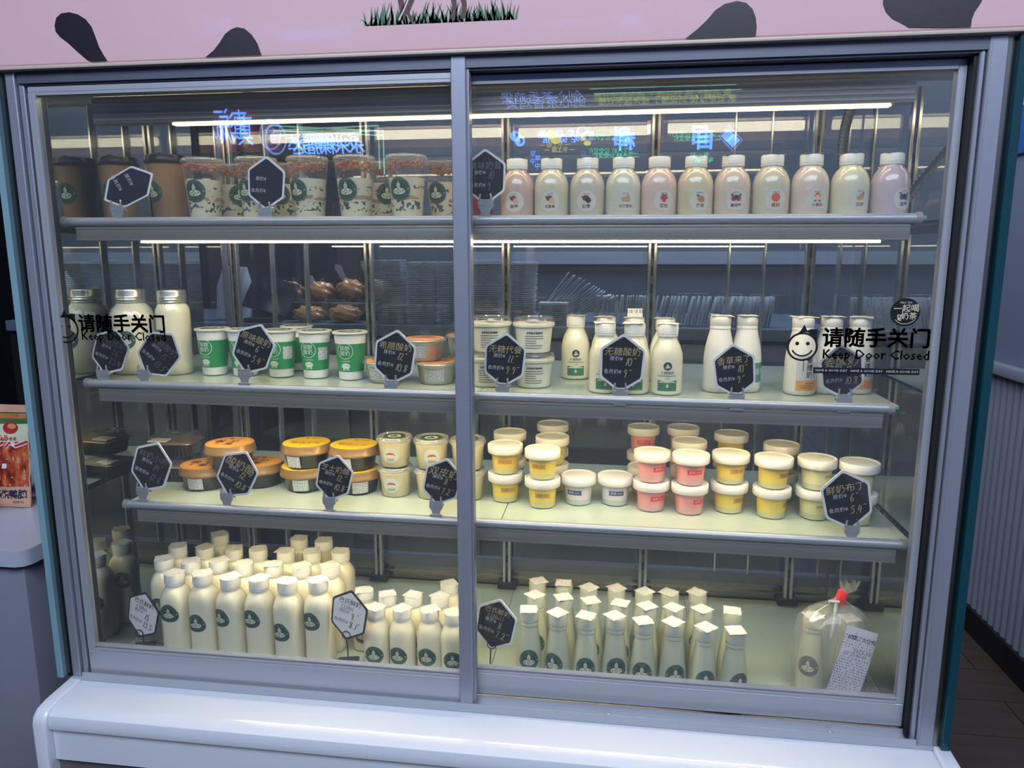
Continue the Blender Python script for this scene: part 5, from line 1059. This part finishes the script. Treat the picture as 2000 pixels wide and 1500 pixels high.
def lid_stack(x, y, w_, n, label, lean=0.0):
    bm = BM(); rnd = random.Random(int(x * 1000))
    for k in range(n):
        jx, jy = rnd.uniform(-.002, .002) + lean * k, rnd.uniform(-.002, .002); z = .0005 + k * .0056
        bx(bm, jx - w_ / 2, jx - .001, jy - .035, jy + .035, z, z + .0022); bx(bm, jx + .001, jx + w_ / 2, jy - .035, jy + .035, z + .0006, z + .0026)
    t = thing('container_lid_stack', label, 'lid stack', (x, y, WT), group='stacks of clear container lids'); ob('lids', from_bm('lids', bm, PET, False), t, kind='stuff')
for i, (x, y, w_, n) in enumerate(((.346, 1.02, .082, 34), (.437, 1.02, .082, 33), (.530, 1.03, .084, 33), (.632, 1.01, .084, 34), (.742, 1.01, .078, 33))):
    lid_stack(x, y, w_, n, f'tall stack of clear container lids on the back counter, {ORD[i]} from the left', (-.0002, .0002, 0, .0003, .0002)[i])
lid_stack(.838, 1.02, .085, 12, 'low stack of clear container lids beneath the fanned ones')
bm = BM(); rnd = random.Random(8)
for k in range(16):
    mm = Matrix.Translation((.84 + k * .008, 1.08, .10 - k * .0035)) @ Matrix.Rotation(R_(-52 + k * 1.6 + rnd.uniform(-4, 4)), 4, 'Y'); bx(bm, -.062, .062, -.035, .035, -.001, .001, xf=mm)
t = thing('lid_fan', 'loose clear lids fanned out leaning over the low stack', 'lids', (0, 0, WT)); ob('lids', from_bm('lids', bm, PET, False), t, kind='stuff')
for i, (x0, n, dg) in enumerate(((.955, 30, 2), (1.13, 36, 9))):
    bm = BM(); rnd = random.Random(i)
    for k in range(n): bx(bm, -.0011, .0011, -.03, .03, 0, .082, xf=Matrix.Translation((k * .0056 if i == 0 else k * .0092, 0, .003)) @ Matrix.Rotation(R_(dg + rnd.uniform(-3, 5)), 4, 'Y'))
    t = thing('lid_row', ('row of clear lids standing on edge, left tight block', 'row of clear lids standing on edge, right leaning block')[i], 'lids', (x0, 1.02, WT), group='rows of upright clear lids'); ob('lids', from_bm('lids', bm, PET, False), t, kind='stuff')
BREAD = pm('wrapped_bread', (226, 164, 112), .2, coat=1.0, var=.45, scale=38, bump=1.0)
def loaf(loc, sc, rz, label):
    bm = BM(); bmesh.ops.create_icosphere(bm, subdivisions=4, radius=1)
    for v in bm.verts:
        n = 1 + .16 * math.sin(v.co.x * 9 + loc[0] * 30) * math.sin(v.co.y * 7) + .10 * math.sin(v.co.z * 11 + v.co.x * 5); v.co = Vector((v.co.x * sc[0] * (1 + .12 * math.sin(v.co.z * 8 + v.co.y * 5)), v.co.y * sc[1], (v.co.z * n + 1) * sc[2]))
    t = thing('bread_bag', label, 'bread', loc, (0, 0, rz), 'wrapped breads on the back counter'); ob('wrapped_loaf', from_bm('wrapped_loaf', bm, BREAD), t)
tr = thing('bread_tray', 'dark tray raised on the back counter, full of wrapped bread', 'tray', (.09, 1.16, WT)); ob('tray', box('tray', -.22, .24, -.10, .10, 0, .055, pm('tray_dark', (62, 54, 50), .5), .004), tr)
for i, (lc, sc, rz) in enumerate((((-.045, 1.15, WT + .058), (.048, .045, .030), .1), ((.062, 1.15, WT + .058), (.048, .045, .030), -.1), ((.166, 1.15, WT + .058), (.044, .045, .034), .1), ((.262, 1.15, WT + .058), (.040, .045, .034), .1), ((.085, 1.0, WT + .001), (.050, .042, .024), .1), ((.20, 1.0, WT + .001), (.050, .042, .026), -.1))):
    loaf(lc, sc, rz, ['wrapped bread at the left end of the dark tray', 'wrapped bread second from the left on the dark tray', 'wrapped bread third from the left on the dark tray', 'wrapped bread at the right end of the dark tray', 'wrapped bread lying in front of the tray, left one', 'wrapped bread lying in front of the tray, right one'][i])
for i, (x, z) in enumerate(((.0, .10), (.10, .135), (.19, .145))):
    t = thing('bread_card', f'small white card standing over the wrapped breads, {ORD[i]} from the left', 'card', (x, 1.22, WT + .05), (0, 0, 0), 'cards over the breads'); f = Flat()
    bm = BM(); prism(bm, [(px, pz) for px, pz in ((-.008, -.05), (.008, -.045), (.0085, .0), (-.006, .012), (-.014, 0))], -.001, .001, 0); bmesh.ops.recalc_face_normals(bm, faces=bm.faces); o = ob('card', from_bm('card', bm, pm('blue_white_card', (190, 196, 222), .4), False), t, (0, 0, z - .02), (0, R_(-24), 0)); ob('card_foot', box('card_foot', -.008, .008, -.008, .008, 0, z - .06, BLACK), t)
t = thing('till_screen', 'dark tilted till screen on the back counter', 'till screen', (-.055, .985, WT)); ob('screen', box('screen', -.075, .075, -.006, .006, 0, .115, pm('till_dark', (30, 36, 50), .25), .004), t, (0, 0, .030), (R_(-28), R_(14), 0)); ob('foot', box('foot', -.05, .05, -.04, .03, .0005, .014, BLACK, .003), t)
t = thing('paper_bag', 'pale folded-top paper bag on the back counter', 'paper bag', (-.185, 1.05, WT + .0005)); bm = BM(); loft(bm, [(rrect(.050, .03, .006, 2), 0), (rrect(.050, .03, .006, 2), .10), (rrect(.043, .012, .003, 2), .150), (rrect(.043, .003, .001, 2), .168)]); ob('bag', from_bm('bag', bm, pm('pale_paper_bag', (196, 202, 222), .6), ang=30), t, (0, 0, .0), (0, R_(4), R_(-10)))

# ------------------------------------------------------------------ hall behind the camera (seen only as reflections in the glass)
SY = -5.0
BLUE = emit('neon_blue', (70, 130, 255), 26.0); TEALN = emit('dot_matrix_teal', (0, 214, 164), 9.0); YELN = emit('neon_yellow', (214, 206, 40), 10.0); LEDY = emit('led_yellow_green', (190, 206, 50), 4.0); REDP = pm('red_sign_board', (110, 22, 34), .5, emis=(150, 24, 44), es=1.2); PALE = emit('pale_outline', (150, 230, 210), 7.0); BLUEP = emit('pale_blue_neon', (120, 150, 235), 8.0); SBK = pm('sign_back', (16, 18, 26), .6)
SGN = [0]
def sgn(label, key, build, back=None):
    (x0, z1), (x1, z0) = P_signs[key]; cx, cz = (x0 + x1) / 2, (z0 + z1) / 2; w_, h_ = abs(x1 - x0), abs(z1 - z0)
    SGN[0] += 1; t = thing('shop_sign', label, 'sign', (cx, SY - .0015 * SGN[0], cz), group='glowing signs across the hall'); ob('sign_board', box('sign_board', -w_ / 2 - .01, w_ / 2 + .01, -.0045, -.0037, -h_ / 2 - .005, h_ / 2 + .005, back or SBK), t)
    f = Flat(); build(f, w_, h_); ob('glowing_letters', f.mesh('glowing_letters', lambda u, v, o: (-u, o + .004, v), .002), t); return t
def s_red(f, w_, h_): f.text('真', -w_ * .20, 0, h_ * .92, BLUE, 1, sx=.56); f.text('沅', w_ * .27, .015, h_ * .92, BLUE, 1, sx=.56)
sgn('glowing sign with two huge blue characters on a red board', 'red', s_red, REDP)
def s_logo(f, w_, h_): f.disc(0, 0, .10, .13, BLUEP, 1, rings=1, seg=28, inner=.86); f.text('食', 0, 0, .13, BLUEP, 1)
P_signs['seal'] = ((-1.90, 1.83), (-1.80, 1.66)); sgn('oval pale blue neon emblem beside the red sign', 'seal', s_logo, REDP)
def s_water(f, w_, h_):
    for k, ch in enumerate('永米粿腊达'): f.text(ch, -w_ / 2 + w_ * (.1 + .2 * k), 0, h_ * .95, BLUE, 1, shear=.1, bold=.01)
sgn('glowing sign with a row of five blue brush-style characters', 'water', s_water)
t = thing('neon_frame', 'thin pale neon line frame around the brush-style sign', 'neon frame', (-1.35, SY + .03, 1.62)); bm = BM(); tube(bm, [(.45, 0, -.18), (.45, 0, .17), (-.5, 0, .15)], .007, 6); tube(bm, [(.45, 0, .13), (-.5, 0, .19)], .006, 6); ob('neon_tube', from_bm('neon_tube', bm, PALE), t)
def s_cafe(f, w_, h_): f.text('馆', w_ * .38, 0, h_ * .62, BLUE, 1, bold=.02); f.text('街', 0.02, 0, h_ * .62, BLUE, 1, bold=.02); f.text('晓', -w_ * .18, 0, h_ * .62, BLUE, 1, bold=.02); f.disc(w_ * .20, 0, .045, .035, YELN, 1, rings=2, seg=16); f.disc(-w_ * .42, .02, .055, .04, BLUEP, 1, rings=1, seg=20, inner=.6); f.disc(-w_ * .42, -.035, .03, .02, YELN, 1, rings=1, seg=14); f.text('一 手工面 一', .05, -.085, .045, YELN, 1)
sgn('blue and yellow noodle shop sign with a bowl symbol', 'cafe', s_cafe)
sgn('single blue character sign', 'ke', lambda f, w_, h_: f.text('科', 0, 0, .15, BLUE, 1, bold=.03))
sgn('blue sign with one square ladder-like character', 'mu', lambda f, w_, h_: f.text('目', -.04, 0, .16, BLUE, 1, bold=.03))
sgn('row of pale blue calligraphy characters high on the facade', 'top', lambda f, w_, h_: f.text('剑心茶香鸡煲', 0, 0, .10, BLUEP, 1, shear=.1, sx=1.1))
sgn('long yellow-green LED ticker board', 'led', lambda f, w_, h_: (f.text('象 近提防侵 刘设接了 楼海医学双楼', 0, 0, .068, LEDY, 1, bold=.01), f.stroke([(-w_ / 2, h_ / 2 + .015), (w_ / 2, h_ / 2 + .015)], .006, PALE, 1)))
for k, s_, lb in (('g1', '公交艾宿 三教人站', 'upper left'), ('g2', '二教人站 公交艾宿', 'lower left'), ('g3', '二教人站 公交艾宿', 'upper right'), ('g4', '电 一站', 'lower right')): sgn(f'small teal dot-matrix text strip, {lb} of four', k, lambda f, w_, h_, s_=s_: f.text(s_, 0, 0, .045, TEALN, 1, bold=.02))
sgn('blue diamond-shaped glowing logo', 'logo', lambda f, w_, h_: (f.disc(0, 0, .055, .055, BLUE, 1, rings=1, seg=4), f.disc(0, 0, .075, .085, BLUEP, 1, rings=1, seg=4, inner=.88)))
sgn('round blue glowing ring emblem', 'fish', lambda f, w_, h_: (f.disc(0, 0, .042, .042, BLUE, 1, rings=1, seg=20, inner=.55), f.disc(.01, .0, .014, .02, BLUE, 1, rings=1, seg=12)))
sgn('narrow vertical blue sign, left of two', 'vert', lambda f, w_, h_: [f.text(ch, 0, .05 - .06 * k, .05, BLUE, 1) for k, ch in enumerate('早中')])
sgn('narrow vertical blue sign, right of two', 'vert2', lambda f, w_, h_: [f.text(ch, 0, .05 - .06 * k, .05, BLUEP, 1) for k, ch in enumerate('日中')])
DL = emit('downlight_disc', (226, 236, 255), 14.0)
for i, (x, y) in enumerate(((1.49, -5.0), (1.44, -4.3))):
    t = thing('ceiling_downlight', f'small round downlight in the hall ceiling, the one {("farther from", "nearer to")[i]} the fridge', 'ceiling light', (x, y, 2.30), group='downlights of the hall'); ob('lamp_disc', lathe('lamp_disc', [(0, -.012), (.05, -.012), (.052, -.006), (.06, 0), (0, 0)], DL, 24), t)
